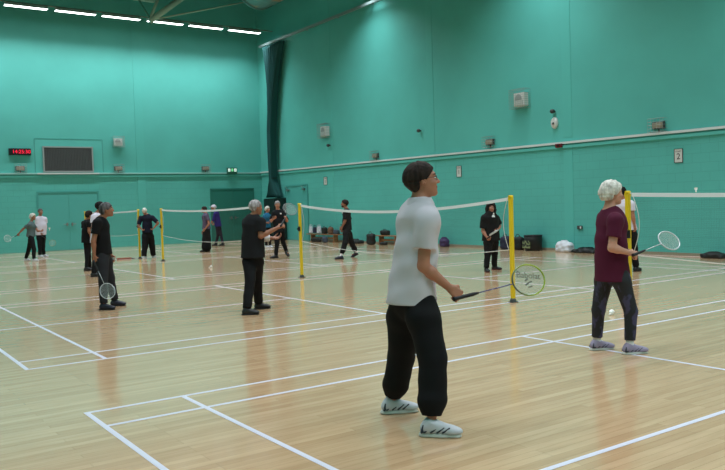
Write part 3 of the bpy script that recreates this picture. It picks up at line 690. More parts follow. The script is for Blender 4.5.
FIGS={
'm1':{"loc":[-5.019,-9.996],"face":0.1,"hface":-29.9,"toe":[-26.9,-46.9],"j":{"head":[0.103,-0.072,1.652],"neck":[0.087,-0.06,1.508],"hip":[0.024,-0.017,0.876],"shL":[0.109,0.104,1.382],"shR":[0.028,-0.199,1.385],"elL":[0.104,0.11,1.124],"elR":[-0.002,-0.181,1.09],"haL":[0.125,0.035,0.946],"haR":[0.192,-0.28,0.901],"knL":[0.083,0.186,0.421],"knR":[0.005,-0.247,0.476],"ftL":[0.068,0.304,0.085],"ftR":[-0.068,-0.304,0.085]}},
'w2':{"loc":[-2.024,-9.38],"face":-14.9,"hface":-24.9,"toe":[-26.9,-29.9],"j":{"head":[0.018,-0.012,1.53],"neck":[-0.008,0.006,1.368],"hip":[-0.001,0.0,0.856],"shL":[0.087,0.145,1.297],"shR":[-0.105,-0.133,1.284],"elL":[0.131,0.161,1.058],"elR":[-0.167,-0.135,1.024],"haL":[0.186,0.017,0.94],"haR":[0.017,-0.241,0.96],"knL":[-0.02,0.148,0.397],"knR":[0.053,-0.171,0.41],"ftL":[-0.029,0.168,0.085],"ftR":[0.029,-0.168,0.085]}},
'm3':{"loc":[-3.202,-4.052],"face":15.1,"hface":5.1,"toe":[-29.9,-24.9],"j":{"head":[0.08,-0.055,1.502],"neck":[0.04,-0.028,1.36],"hip":[0.025,-0.017,0.869],"shL":[0.019,0.128,1.303],"shR":[0.079,-0.196,1.3],"elL":[0.065,0.077,1.068],"elR":[0.061,-0.215,1.102],"haL":[0.361,-0.105,1.056],"haR":[0.319,-0.344,1.234],"knL":[-0.094,-0.124,0.465],"knR":[0.13,0.098,0.432],"ftL":[-0.209,-0.222,0.085],"ftR":[0.209,0.222,0.085]}},
'm4':{"loc":[-4.606,-1.861],"face":-24.9,"hface":-24.9,"toe":[-34.9,-37.9],"j":{"head":[0.023,-0.016,1.544],"neck":[-0.059,0.041,1.406],"hip":[-0.053,0.037,0.887],"shL":[-0.009,0.222,1.357],"shR":[-0.164,-0.101,1.348],"elL":[0.058,0.224,1.066],"elR":[-0.231,-0.103,1.072],"haL":[0.12,0.157,0.776],"haR":[-0.223,-0.085,0.793],"knL":[0.076,0.165,0.442],"knR":[-0.122,-0.133,0.461],"ftL":[0.142,0.184,0.085],"ftR":[-0.142,-0.184,0.085]}},
'p5':{"loc":[-2.986,4.611],"face":-14.9,"hface":-14.9,"toe":[-14.9,-14.9],"j":{"head":[0.158,-0.11,1.639],"neck":[0.084,-0.058,1.475],"hip":[0.061,-0.042,0.857],"shL":[0.17,0.088,1.402],"shR":[-0.026,-0.188,1.407],"elL":[0.151,0.147,1.138],"elR":[-0.066,-0.206,1.15],"haL":[0.156,0.12,0.897],"haR":[-0.03,-0.208,0.912],"knL":[0.123,0.162,0.415],"knR":[-0.053,-0.212,0.442],"ftL":[0.109,0.261,0.085],"ftR":[-0.109,-0.261,0.085]}},
'p6':{"loc":[-2.613,6.58],"face":-4.9,"hface":5.1,"toe":[-4.9,-4.9],"j":{"head":[0.081,-0.057,1.452],"neck":[0.022,-0.015,1.311],"hip":[0.004,-0.003,0.84],"shL":[-0.001,0.191,1.246],"shR":[0.019,-0.203,1.246],"elL":[-0.012,0.24,1.008],"elR":[0.001,-0.233,1.039],"haL":[0.075,0.159,0.846],"haR":[0.044,-0.242,0.907],"knL":[-0.029,-0.052,0.385],"knR":[0.047,0.039,0.376],"ftL":[-0.082,-0.133,0.085],"ftR":[0.082,0.133,0.085]}},
'w7':{"loc":[-2.808,12.604],"face":-34.9,"hface":-44.9,"toe":[-34.9,-34.9],"j":{"head":[0.138,-0.096,1.432],"neck":[0.077,-0.054,1.24],"hip":[0.062,-0.043,0.851],"shL":[0.168,0.103,1.17],"shR":[-0.018,-0.207,1.179],"elL":[0.264,-0.123,0.972],"elR":[-0.164,-0.007,1.055],"haL":[0.359,-0.25,0.969],"haR":[-0.304,0.09,0.883],"knL":[0.025,0.18,0.392],"knR":[0.087,-0.258,0.401],"ftL":[-0.062,0.291,0.085],"ftR":[0.062,-0.291,0.085]}},
'm8':{"loc":[-1.996,14.614],"face":-84.9,"hface":-84.9,"toe":[-49.9,-59.9],"j":{"head":[0.02,-0.014,1.592],"neck":[-0.002,0.001,1.418],"hip":[0.005,-0.003,0.855],"shL":[0.167,0.025,1.341],"shR":[-0.117,-0.059,1.351],"elL":[0.19,0.04,1.057],"elR":[-0.134,-0.079,1.072],"haL":[0.121,0.072,0.848],"haR":[-0.026,-0.138,0.823],"knL":[0.065,0.072,0.356],"knR":[-0.066,-0.072,0.367],"ftL":[0.085,0.085,0.085],"ftR":[-0.085,-0.085,0.085]}},
'm9':{"loc":[0.173,9.87],"face":45.1,"hface":75.1,"toe":[45.1,45.1],"j":{"head":[-0.059,0.041,1.496],"neck":[0.002,-0.001,1.382],"hip":[-0.004,0.003,0.843],"shL":[-0.16,0.149,1.294],"shR":[0.131,-0.13,1.298],"elL":[-0.248,0.112,1.043],"elR":[0.261,-0.243,1.119],"haL":[-0.165,-0.007,0.914],"haR":[0.108,-0.197,0.935],"knL":[-0.119,-0.04,0.406],"knR":[0.133,0.031,0.389],"ftL":[-0.186,-0.09,0.085],"ftR":[0.186,0.09,0.085]}},
'w10':{"loc":[2.804,11.407],"face":135.1,"hface":155.1,"toe":[135.1,135.1],"j":{"head":[-0.03,0.021,1.488],"neck":[0.029,-0.02,1.337],"hip":[0.027,-0.019,0.843],"shL":[-0.017,-0.204,1.25],"shR":[0.069,0.168,1.249],"elL":[0.016,-0.275,0.985],"elR":[0.075,0.212,0.946],"haL":[-0.127,-0.152,0.78],"haR":[0.001,0.24,0.7],"knL":[0.054,-0.046,0.418],"knR":[-0.027,0.027,0.42],"ftL":[0.081,0.011,0.085],"ftR":[-0.081,-0.011,0.085]}},
'p11':{"loc":[4.927,14.986],"face":140.1,"hface":140.1,"toe":[140.1,140.1],"j":{"head":[-0.15,0.105,1.545],"neck":[-0.072,0.05,1.4],"hip":[-0.023,0.016,0.849],"shL":[-0.183,-0.091,1.301],"shR":[0.033,0.195,1.296],"elL":[-0.257,-0.088,1.061],"elR":[0.109,0.191,1.047],"haL":[-0.301,-0.033,0.982],"haR":[-0.072,0.293,0.891],"knL":[-0.029,0.04,0.441],"knR":[0.057,-0.06,0.438],"ftL":[-0.077,0.169,0.085],"ftR":[0.077,-0.169,0.085]}},
'p12':{"loc":[5.243,11.376],"face":-74.9,"hface":-64.9,"toe":[-74.9,-74.9],"j":{"head":[0.023,-0.016,1.423],"neck":[-0.0,0.0,1.257],"hip":[-0.014,0.01,0.812],"shL":[0.139,0.071,1.178],"shR":[-0.143,-0.068,1.187],"elL":[0.192,0.071,0.953],"elR":[-0.179,-0.08,0.967],"haL":[0.22,0.033,1.101],"haR":[-0.052,-0.15,0.926],"knL":[0.1,0.017,0.435],"knR":[-0.088,-0.024,0.445],"ftL":[0.085,0.022,0.085],"ftR":[-0.085,-0.022,0.085]}},
'm13':{"loc":[2.82,5.999],"face":-109.9,"hface":-109.9,"toe":[-94.9,165.1],"j":{"head":[-0.046,0.032,1.564],"neck":[-0.038,0.027,1.401],"hip":[-0.031,0.022,0.824],"shL":[0.091,-0.007,1.323],"shR":[-0.148,0.046,1.331],"elL":[0.146,-0.163,1.083],"elR":[-0.241,0.107,1.113],"haL":[0.027,-0.323,1.205],"haR":[-0.25,-0.13,1.172],"knL":[0.111,0.061,0.46],"knR":[-0.146,-0.037,0.446],"ftL":[0.211,0.062,0.185],"ftR":[-0.211,-0.062,0.085]}},
'm14':{"loc":[3.859,3.956],"face":145.1,"hface":150.1,"toe":[145.1,145.1],"j":{"head":[-0.061,0.042,1.529],"neck":[-0.018,0.013,1.373],"hip":[-0.021,0.015,0.838],"shL":[-0.132,-0.128,1.305],"shR":[0.103,0.148,1.286],"elL":[-0.184,-0.14,1.055],"elR":[0.177,0.145,1.042],"haL":[-0.258,-0.064,0.863],"haR":[-0.005,0.247,0.793],"knL":[-0.223,-0.163,0.43],"knR":[0.229,0.158,0.383],"ftL":[-0.385,-0.18,0.085],"ftR":[0.385,0.18,0.125]}},
'w15':{"loc":[3.358,-2.199],"face":-99.9,"hface":-119.9,"toe":[-64.9,-114.9],"j":{"head":[0.035,-0.025,1.341],"neck":[0.015,-0.011,1.203],"hip":[0.023,-0.016,0.735],"shL":[0.173,-0.028,1.123],"shR":[-0.144,0.008,1.135],"elL":[0.243,-0.056,0.95],"elR":[-0.179,0.012,0.861],"haL":[0.023,-0.199,0.854],"haR":[-0.194,-0.133,0.706],"knL":[0.175,0.047,0.372],"knR":[-0.143,-0.069,0.374],"ftL":[0.214,0.098,0.085],"ftR":[-0.214,-0.098,0.085]}},
'p16':{"loc":[4.845,-4.612],"face":5.1,"hface":5.1,"toe":[5.1,5.1],"j":{"head":[-0.123,0.086,1.566],"neck":[-0.093,0.065,1.427],"hip":[-0.036,0.025,0.871],"shL":[-0.059,0.209,1.35],"shR":[-0.099,-0.099,1.345],"elL":[-0.037,0.231,1.089],"elR":[-0.097,-0.138,1.09],"haL":[0.029,0.166,0.867],"haR":[-0.054,-0.149,0.873],"knL":[-0.058,0.064,0.454],"knR":[0.038,-0.051,0.452],"ftL":[-0.097,0.045,0.085],"ftR":[0.097,-0.045,0.085]}},
}
RK={'m1': ([-4.849, -10.358, 0.883], [-4.327, -10.454, 0.958]), 'w2': ([-1.994, -9.645, 0.964], [-1.494, -9.652, 1.06]), 'm3': ([-2.87, -4.405, 1.269], [-2.612, -4.195, 1.471]), 'm4': ([-4.846, -2.023, 0.72], [-4.749, -2.273, 0.312]), 'w7': ([-3.126, 12.704, 0.851], [-3.462, 12.512, 0.775]), 'm8': ([-2.013, 14.382, 0.754], [-1.758, 14.022, 0.503]), 'w15': ([3.144, -2.367, 0.718], [3.008, -2.686, 0.843])}
PRINT_ROT=73
SHUTTLES=[
([3.294, -2.398, 1.23], (0, 0.1, -1), 'white shuttlecock in the air before the face of the young player'),
([-4.462, -1.718, 0.711], (0, 0, 1), 'white shuttlecock in the left hand of the man in black tee'),
([-1.886, 13.806, 0.963], (0, 0, 1), 'white shuttlecock in the air right of the man in white tee'),
([-0.2, 4.34, 0.013], (1, 0, 0.36), 'white shuttlecock lying on the floor near the wide black skirt'),
([-0.13, -7.9, 0.013], (1, 0.3, 0.36), 'white shuttlecock lying on the floor between the legs of the woman in maroon'),
([6.136, -5.231, 1.546], (0.3, 0.2, 0.9), 'tiny white shuttlecock in the air above the net at the right'),
]

def cloth(name, c, c2=None, sc=6, rough=.85, lo=.35, hi=.7): return mat(name, srgb(*c), rough, spec=.2, noise=(sc, srgb(*c2), lo, hi) if c2 else None, bump=(180,.25,.002))
M_BLK = cloth('black_jersey', (17,17,19)); M_BLK2 = cloth('faded_black_cotton', (24,24,27)); M_CHAR = cloth('charcoal_cloth', (40,40,44))
M_WPOLO = cloth('white_polo_cotton', (196,190,198)); M_WTEE = cloth('white_tee_cotton', (214,206,220)); M_NAVY = cloth('navy_cotton', (22,24,40))
M_MAROON = cloth('maroon_jersey', (78,22,46)); M_GTEE = cloth('grey_green_tee', (84,100,102)); M_PLUM = cloth('dark_plum_cloth', (38,32,46)); M_PURP = cloth('purple_knit', (48,36,110))
M_LILAC = cloth('grey_lilac_print', (104,92,116), (70,62,84), 30, lo=.4, hi=.6); M_BLUE = cloth('blue_top_cloth', (38,98,132))
M_LEGG = mat('patterned_leggings', srgb(20,20,28), .7, noise=(14, srgb(58,54,86), .52, .6, (1,1,.6)))
M_SHW = mat('white_shoe', srgb(196,196,204), .5); M_SHB = mat('black_shoe', srgb(18,18,22), .5); M_SOLEB = mat('black_sole', srgb(14,14,16), .7)
M_SOLEW = mat('white_sole', srgb(205,202,196), .6); M_SHL = mat('lilac_shoe', srgb(150,138,164), .5); M_SHN = mat('navy_shoe', srgb(26,28,46), .5)
M_SOCK = cloth('white_sock', (215,212,214)); M_FLASH = mat('shoe_dark_flash', srgb(48,50,62), .5); M_REDF = mat('red_flash', srgb(170,50,40), .5)
def hairm(n, a, b): return mat(n, srgb(*a), .75, spec=.2, noise=(9, srgb(*b), .35, .65, (4,4,.8)), bump=(90,.6,.004))
H_DK = hairm('dark_brown_hair', (28,20,18), (52,38,32)); H_WH = hairm('white_hair', (176,170,162), (225,220,212)); H_GR = hairm('grey_hair', (120,112,112), (178,172,174))
H_SP = hairm('salt_pepper_hair', (52,50,52), (112,108,110)); H_BK = hairm('black_hair', (14,12,13), (28,24,24))
# ---- nearest man
r, j, G, HM, s = person('m1', 'tall man in white polo and baggy black tracksuit trousers, standing side-on in front', h=.0058, skin='mid',
    hair=dict(m=H_DK, vol=.013, back=True, taper=.098, nape=-.10, line=.040, front=.052, ear=-.0, rough=.0015), curlR=1.05, curlL=.6, dirR=V(.52,-.05,.35), hpitch=.1, hs_=1.0,
    shirt=dict(m=M_WPOLO, loose=.018, hem=.045, sleeve=.62, collar=True, w=.008), pants=dict(m=M_BLK, loose=.036, gather=True, short=.12, w=.006, fz=16, name='tracksuit_trousers'),
    shoes=dict(m=M_SHW, sole=M_SOLEW, h=.005, flash=M_FLASH))
gl = MB()
for x in (-1, 1):
    gl.tube([tuple(G(x*.033+.024*math.cos(a), .094+.004*math.cos(a)*0-.006*abs(math.cos(a)) , .010+.017*math.sin(a))) for a in np.linspace(0, 2*math.pi, 25)[:-1]], .0016, 5, close=True)
    gl.tube([tuple(G(x*.057,.088,.016)), tuple(G(x*.074,.05,.016)), tuple(G(x*.081,.0,.016))], .0018, 5)
gl.tube([tuple(G(-.009,.092,.012)), tuple(G(0,.1,.015)), tuple(G(.009,.092,.012))], .0015, 5)
gl.build('glasses', mat('glasses_frame', srgb(60,70,74), .3, .6), r)
# ---- woman at the right
person('w2', 'woman with short white hair in maroon top and patterned leggings holding a racket', h=.007, skin='light', female=True,
    hair=dict(m=H_WH, vol=.026, back=True, nape=-.065, line=.035, front=.05, ear=-.012, rough=.004), curlR=1.0, curlL=.7, dirR=V(.5,0,.3),
    shirt=dict(m=M_MAROON, loose=.020, hem=.17, sleeve=.62, w=.0035, seed=2), pants=dict(m=M_LEGG, loose=.010, short=.14, w=.0015, name='leggings'),
    shoes=dict(m=M_SHL, sole=M_SOLEW, sock=M_SOCK, sockh=.075, h=.005, flash=M_FLASH), build=1.03)
r, j, G, HM, s = person('m3', 'grey-haired man in black seen from behind, arms raised, in the middle court', h=.0085, skin='tan',
    hair=dict(m=H_GR, vol=.010, nape=-.06, line=.04, front=.05, ear=.005, grey=1), curlR=.95, curlL=.5, dirR=V(.2,.25,.6), build=1.1,
    shirt=dict(m=M_BLK2, loose=.024, hem=.09, sleeve=.7, w=.004, seed=3), pants=dict(m=M_BLK, loose=.024, w=.005), shoes=dict(m=M_SHB, sole=M_SOLEB))
wp = Field(np.minimum(j['elL'], j['haL'])-.1, np.maximum(j['elL'], j['haL'])+.1, .008); wp.cone(j['elL']*.7+j['haL']*.3, j['elL']*.25+j['haL']*.75, .062, .046, .02, cap0=True, cap1=True); wp.mesh('forearm_wrap', M_SOCK, r)
person('m4', 'grey-haired man in black tee and charcoal trousers facing right, racket hanging down', h=.0085, skin='tan',
    hair=dict(m=H_SP, vol=.011, back=True, nape=-.07, line=.03, front=.06, ear=-.005, grey=1), curlR=1.0, curlL=.6, dirR=V(.3,-.1,-.6), hpitch=.05,
    shirt=dict(m=M_BLK, loose=.016, hem=.04, sleeve=.62, w=.003, seed=4), pants=dict(m=M_CHAR, loose=.02, short=.05, w=.005, stripe=None), shoes=dict(m=M_SHN, sole=M_SOLEB))
person('p5', 'person in white shirt and black trousers partly hidden behind the man in black tee', skin='tan', hair=dict(m=H_BK, vol=.014, nape=-.06),
    shirt=dict(m=M_WTEE, loose=.02, hem=.06), pants=dict(m=M_BLK, loose=.01), shoes=dict(m=M_SHB, sole=M_SOLEB))
person('p6', 'person with dark hair dressed in black, left of and behind the man in black tee', skin='tan', hair=dict(m=H_DK, vol=.016, back=True, nape=-.07), female=True,
    shirt=dict(m=M_BLK, loose=.02, hem=.12), pants=dict(m=M_BLK, loose=.004), shoes=dict(m=M_SHB, sole=M_SOLEB))
person('w7', 'woman with white hair in grey tee reaching a racket out behind her, far left', skin='tan', female=True, hair=dict(m=H_WH, vol=.024, back=True, nape=-.07),
    shirt=dict(m=M_GTEE, loose=.02, hem=.06), pants=dict(m=M_BLK, loose=.018), shoes=dict(m=M_SHW, sole=M_SOLEW), curlR=1.0)
person('m8', 'heavy-set man in white tee and black trousers by the flush teal doors', skin='tan', hair=dict(m=H_SP, vol=.006, nape=-.05, grey=1), belly=.07,
    shirt=dict(m=M_WTEE, loose=.02, hem=.07), pants=dict(m=M_BLK, loose=.015), shoes=dict(m=M_SHW, sole=M_SOLEW), curlR=1.0)
person('m9', 'man in navy tee with hands on hips, back turned, between two yellow posts', skin='tan', hair=dict(m=H_WH, vol=.008, nape=-.05, grey=1),
    shirt=dict(m=M_NAVY, loose=.02, hem=.02, sleeve=.8), pants=dict(m=M_BLK, loose=.045, w=.006), shoes=dict(m=M_SHW, sole=M_SOLEW), curlL=.8, curlR=.8)
person('w10', 'woman in grey lilac top and wide long black skirt behind the far net', skin='mid', female=True, hair=dict(m=H_DK, vol=.014, nape=-.06),
    shirt=dict(m=M_LILAC, loose=.025, hem=.04), pants=dict(m=M_BLK, loose=.05, name='skirt'), skirt=True, shoes=dict(m=M_SHB, sole=M_SOLEB))
person('p11', 'person in purple top and white cap beside dark green doors', skin='mid', hair=dict(m=H_WH, vol=.010, nape=-.06), cap=M_WTEE,
    shirt=dict(m=M_PURP, loose=.02, hem=.06, sleeve=1.5), pants=dict(m=M_PLUM, loose=.008), shoes=dict(m=M_SHB, sole=M_SOLEB))
person('p12', 'person with white hair in bright blue top, in the far corner', skin='mid', hair=dict(m=H_WH, vol=.022, back=True, nape=-.07), female=True,
    shirt=dict(m=M_BLUE, loose=.02, hem=.06, sleeve=.8), pants=dict(m=M_BLK, loose=.01), shoes=dict(m=M_SHW, sole=M_SOLEW))
person('m13', 'grey-haired man in black with white emblem walking towards us, hands raised', skin='mid', hair=dict(m=H_GR, vol=.010, nape=-.05, grey=1), hpitch=-.1,
    shirt=dict(m=M_BLK2, loose=.02, hem=.06, sleeve=.9, emblem=M_SOCK), pants=dict(m=M_BLK, loose=.014), shoes=dict(m=M_SHB, sole=M_SOLEB, pitchL=-.5))
r, j, G, HM, s = person('m14', 'bearded man in black tee and black trousers walking left beyond the middle net', skin='tan', hair=dict(m=H_DK, vol=.016, nape=-.06),
    shirt=dict(m=M_BLK2, loose=.018, hem=.05, sleeve=.85, emblem=M_SOCK), pants=dict(m=M_BLK, loose=.022, short=.2, gather=True), shoes=dict(m=M_SHN, sole=M_SOLEB, sock=M_SOCK, pitchR=-.5))
fb = Field(G(0,.03,-.06)-.1, G(0,.03,-.06)+.1, .006); fb.ell(G(0,.045,-.062), V(.056,.052,.04)*s, HM, .01); fb.cut(G(0,.0,-.045), HM[2]); fb.cut(G(0,.02,0), -HM[1]); fb.mesh('beard', H_DK, r)
MB().tube([tuple(j['haL']+V(0,0,.08)), tuple(j['haL']+V(0,0,.10))], .034, 12).build('wristwatch', M_BLACK, r)
person('w15', 'young player in black with long curly dark hair, standing between the net and the bags', skin='mid', sc=.88, female=True,
    hair=dict(m=H_BK, vol=.034, long=True, nape=-.15, line=.03, front=.055, rough=.012), curlR=.95, curlL=.6, build=1.12,
    shirt=dict(m=M_BLK, loose=.04, hem=.10, sleeve=.8, w=.005), pants=dict(m=M_BLK, loose=.022), shoes=dict(m=M_SHB, sole=mat('reddish_sole', srgb(96,34,34), .6)))
person('p16', 'player in white top mostly hidden behind yellow post and woman in maroon', skin='mid', hair=dict(m=H_BK, vol=.016, nape=-.06),
    shirt=dict(m=M_WTEE, loose=.02, hem=.04), pants=dict(m=M_BLK, loose=.02), shoes=dict(m=M_SHB, sole=M_SOLEB))

# ---------------------------------------------------------------- rackets (butt at origin, shaft along +Z, face towards +Y)
def racket(grip_pt, head_pt, normal, label, frame_m, shaft_m, grip_m, string_m, thick=1.0, logo=False, back=.065):
    g = np.array(grip_pt); hd = np.array(head_pt); z = unit(hd-g); L = np.linalg.norm(hd-g); yv = unit(np.array(normal)-z*(np.array(normal)@z)); x = np.cross(yv, z)
    butt = g-z*back; e = bpy.data.objects.new('badminton_racket', None); C.objects.link(e); tag(e, label, 'racket', 'badminton rackets')
    e.matrix_world = Matrix(((x[0],yv[0],z[0],butt[0]),(x[1],yv[1],z[1],butt[1]),(x[2],yv[2],z[2],butt[2]),(0,0,0,1)))
    hz = min(.62, max(.40, L+back)); a, b = .107, .128
    MB().lathe([(.0,0),(.016,0),(.0155,.012),(.0125,.03),(.0125,.15),(.0095,.175),(.006,.195)], 10).build('grip', grip_m, e, True)
    MB().tube([(0,0,.19),(0,0,hz-b)], .0036*thick, 8).build('shaft', shaft_m, e, True)
    MB().tube([(a*math.cos(t),0,hz+b*math.sin(t)) for t in np.linspace(0, 2*math.pi, 49)[:-1]], .0052*thick, 6, close=True).build('frame', frame_m, e, True)
    st = MB(); r_ = .0006
    for i in range(-10, 11):
        q = i*.0098; w_ = b*math.sqrt(max(0, 1-(q/a)**2)); st.tube([(q,0,hz-w_),(q,0,hz+w_)], r_, 3, cap=False)
    for i in range(-12, 13):
        q = i*.0103; w_ = a*math.sqrt(max(0, 1-(q/b)**2)); st.tube([(-w_,0,hz+q),(w_,0,hz+q)], r_, 3, cap=False)
    st.build('strings', string_m, e)
    return e, hz
M_STR = mat('strings', srgb(190,200,196), .5); M_GRB = mat('black_grip', srgb(20,20,24), .7)
M_SILV = mat('silver_frame', srgb(190,196,200), .35, .3); M_GREYF = mat('grey_frame', srgb(120,120,124), .4, .3)
M_RBLUE = mat('blue_lime_frame', srgb(40,50,130), .35); nt = M_RBLUE.node_tree
tc = nt.nodes.new('ShaderNodeTexCoord'); sp = nt.nodes.new('ShaderNodeSeparateXYZ'); rp = nt.nodes.new('ShaderNodeValToRGB'); mr = nt.nodes.new('ShaderNodeMapRange')
nt.links.new(tc.outputs['Object'], sp.inputs[0]); nt.links.new(sp.outputs[2], mr.inputs[0]); mr.inputs[1].default_value = .41; mr.inputs[2].default_value = .68
nt.links.new(mr.outputs[0], rp.inputs[0]); nt.links.new(rp.outputs[0], nt.nodes['Principled BSDF'].inputs['Base Color'])
rp.color_ramp.elements[0].color = srgb(28,34,92); rp.color_ramp.elements[0].position = .15; rp.color_ramp.elements[1].color = srgb(150,176,40); rp.color_ramp.elements[1].position = .75
CAMN = lambda p: unit(np.array([-8.237,-14.107,1.5])-np.array(p))
e, hz = racket(*RK['m1'], CAMN(RK['m1'][1])+V(.1,.2,.05), 'badminton racket with blue and lime frame and printed strings held by man in white polo', M_RBLUE, mat('blue_shaft', srgb(40,56,130), .3), M_GRB, M_STR, 1.0)
M_PRT = mat('string_print', srgb(112,118,110), .7)
up = Matrix.Translation((0,.002,hz)) @ Matrix.Rotation(math.pi, 4, 'Z') @ Matrix.Rotation(math.pi/2, 4, 'X')
flip = RKFLIP = Matrix.Rotation(math.radians(PRINT_ROT), 4, 'Z')
text_mesh('Babolat', .062, M_PRT, 'string_lettering', e, up @ flip @ Matrix.Translation((0,.03,0)))
b = MB()
for k_ in (0, 1):
    for seg in (((-.03,.0),(.0,.03),(.012,.018),(-.018,-.012)), ((.0,-.02),(.04,.0),(.046,-.014),(.004,-.034))):
        sh_ = (-.01+.0*k_, -.006-.032*k_)
        b.add([(x_*.8+sh_[0], y_*.6+sh_[1], 0) for x_, y_ in seg]+[(x_*.8+sh_[0], y_*.6+sh_[1], .0012) for x_, y_ in seg], [(3,2,1,0),(4,5,6,7),(0,1,5,4),(1,2,6,5),(2,3,7,6),(3,0,4,7)])
lg = b.build('string_logo', M_PRT, e); lg.matrix_local = up @ flip
racket(*RK['w2'], CAMN(RK['w2'][1])+V(-.25,.1,.12), 'badminton racket with pale silver frame held by the woman in maroon', M_SILV, M_SILV, M_GRB, mat('pale_strings', srgb(215,220,218), .5), 1.25)
racket(*RK['m3'], CAMN(RK['m3'][1]), 'badminton racket with thin dark frame raised by the man in black seen from behind', M_GREYF, M_GREYF, M_GRB, M_STR, .8)
racket(*RK['m4'], CAMN(RK['m4'][1]), 'badminton racket with pale frame hanging beside charcoal trousers', M_SILV, M_SILV, M_GRB, M_STR, 1.1)
racket(*RK['w7'], CAMN(RK['w7'][1]), 'badminton racket stretched out behind the woman in grey tee', M_SILV, M_SILV, M_GRB, M_STR, 1.2)
racket(*RK['m8'], CAMN(RK['m8'][1]), 'badminton racket held low by the man in white tee', mat('yellow_grey_frame', srgb(150,150,90), .4), M_GREYF, M_GRB, M_STR, 1.0)
racket(*RK['w15'], CAMN(RK['w15'][1])+V(0,0,1.2), 'badminton racket held flat by the young player in black', M_SILV, M_SILV, M_GRB, M_STR, 1.3)
# ---------------------------------------------------------------- shuttlecocks
M_CORK = mat('cork', srgb(232,228,218), .6); M_FEA = mat('white_feather', srgb(238,238,236), .6)
def shuttle(loc, d, label, s=1.0):
    d = Vector(d).normalized(); e = bpy.data.objects.new('shuttlecock', None); C.objects.link(e); tag(e, label, 'shuttlecock', 'white shuttlecocks')
    e.rotation_mode = 'QUATERNION'; e.rotation_quaternion = d.to_track_quat('Z', 'Y'); e.location = loc; e.scale = (s,s,s)
    MB().lathe([(.0,-.012),(.008,-.010),(.0125,-.002),(.0132,.008),(.0125,.013)], 16).build('cork', M_CORK, e, True)
    b = MB()
    for k in range(16):
        a = 2*math.pi*k/16; c_, s_ = math.cos(a), math.sin(a)
        b.tube([(.010*c_,.010*s_,.012),(.031*c_,.031*s_,.074)], .0009, 4)
        w_ = .0075; t = (-s_*w_, c_*w_)
        ring = []
        for r_, z_, q in ((.019,.038,.4),(.026,.058,1),(.0325,.078,.9)):
            ring += [(r_*c_-t[0]*q, r_*s_-t[1]*q, z_), (r_*1.04*c_+t[0]*q, r_*1.04*s_+t[1]*q, z_+.001)]
        n_ = len(ring); off = [(x_*1.03, y_*1.03, z_) for x_, y_, z_ in ring]
        b.add(ring+off, [(0,1,3,2),(2,3,5,4),(6,8,9,7),(8,10,11,9),(0,2,8,6),(2,4,10,8),(1,7,9,3),(3,9,11,5),(4,5,11,10),(0,6,7,1)])
    for z_, r_ in ((.03,.0165),(.042,.0205)): b.tube([(r_*math.cos(t_), r_*math.sin(t_), z_) for t_ in np.linspace(0, 2*math.pi, 21)[:-1]], .0008, 4, close=True)
    b.build('feather_skirt', M_FEA, e)
    return e
for loc, d, lb in SHUTTLES: shuttle(loc, d, lb)

# ---------------------------------------------------------------- benches, bags by the right wall
M_WOOD = mat('bench_wood', srgb(170,118,76), .5, noise=(3, srgb(142,94,58), .4, .6, (1,9,9)))
def bench(x, y0, y1, label):
    e = empty('wooden_bench', (x,(y0+y1)/2,0), label, 'bench', 'low wooden benches by the right wall'); L = (y1-y0)/2
    MB().box((-.13,-L,.30),(.13,L,.335)).build('seat_plank', M_WOOD, e, bevel=.006)
    for s_ in (-1, 1): MB().box((-.11,s_*(L-.35)-.02,0),(.11,s_*(L-.35)+.02,.30)).box((-.14,s_*(L-.35)-.03,0),(.14,s_*(L-.35)+.03,.03)).build('leg', M_WOOD, e)
    MB().box((-.02,-L+.37,.12),(.02,L-.37,.2)).build('stretcher', M_WOOD, e)
bench(8.7, 11.75, 14.2, 'long low wooden bench by the wall holding carrier bags')
bench(8.72, 7.7, 9.35, 'low wooden bench by the wall left of the man in white polo')
def bag(loc, hs, m, label, name='sports_bag', cat='bag', hmul=1, rz=0, seed=0, lumps=3, strap=True, peak=0, group='bags and clothing left along the right wall'):
    e = empty(name, loc, label, cat, group, rz); rd = random.Random(seed); F = Field(V(-hs[0]*1.3,-hs[1]*1.3,0), V(hs[0]*1.3,hs[1]*1.3,hs[2]*2.5), .014)
    F.rbox((0,0,hs[2]), (hs[0]*.9,hs[1]*.92,hs[2]), None, min(hs)*.6, .04)
    for _ in range(lumps): F.ell((rd.uniform(-.3,.3)*hs[0], rd.uniform(-.7,.7)*hs[1], hs[2]*rd.uniform(1.1,1.6)), (hs[0]*.6,hs[1]*rd.uniform(.25,.45),hs[2]*rd.uniform(.5,.8)), None, .05)
    if peak: F.ell((0,0,hs[2]*1.3), (hs[0]*.8,hs[1]*.42,peak), None, .12)
    F.disp(wrinkle(.008 if not peak else .013, 26, 30, seed)); F.cut((0,0,0.002), V(0,0,-1)); F.mesh('body', m, e)
    if strap:
        MB().tube([(-hs[0]*.2,hs[1]*.5*math.cos(t),hs[2]*1.7+hs[2]*.75*math.sin(t)) for t in np.linspace(0, math.pi, 13)], .011, 6).build('handle', M_BLACK, e, True)
    return e
M_BAGB = mat('black_nylon', srgb(18,18,20), .6, bump=(50,.4,.006)); M_BAGN = mat('navy_nylon', srgb(26,28,58), .6); M_BAGP = mat('purple_nylon', srgb(58,36,84), .6)
M_BAGW = mat('white_plastic_bag', srgb(214,214,222), .5, bump=(20,.6,.01)); M_BRN = mat('brown_leather', srgb(120,84,62), .6); M_GRYC = cloth('grey_coat', (74,82,96))
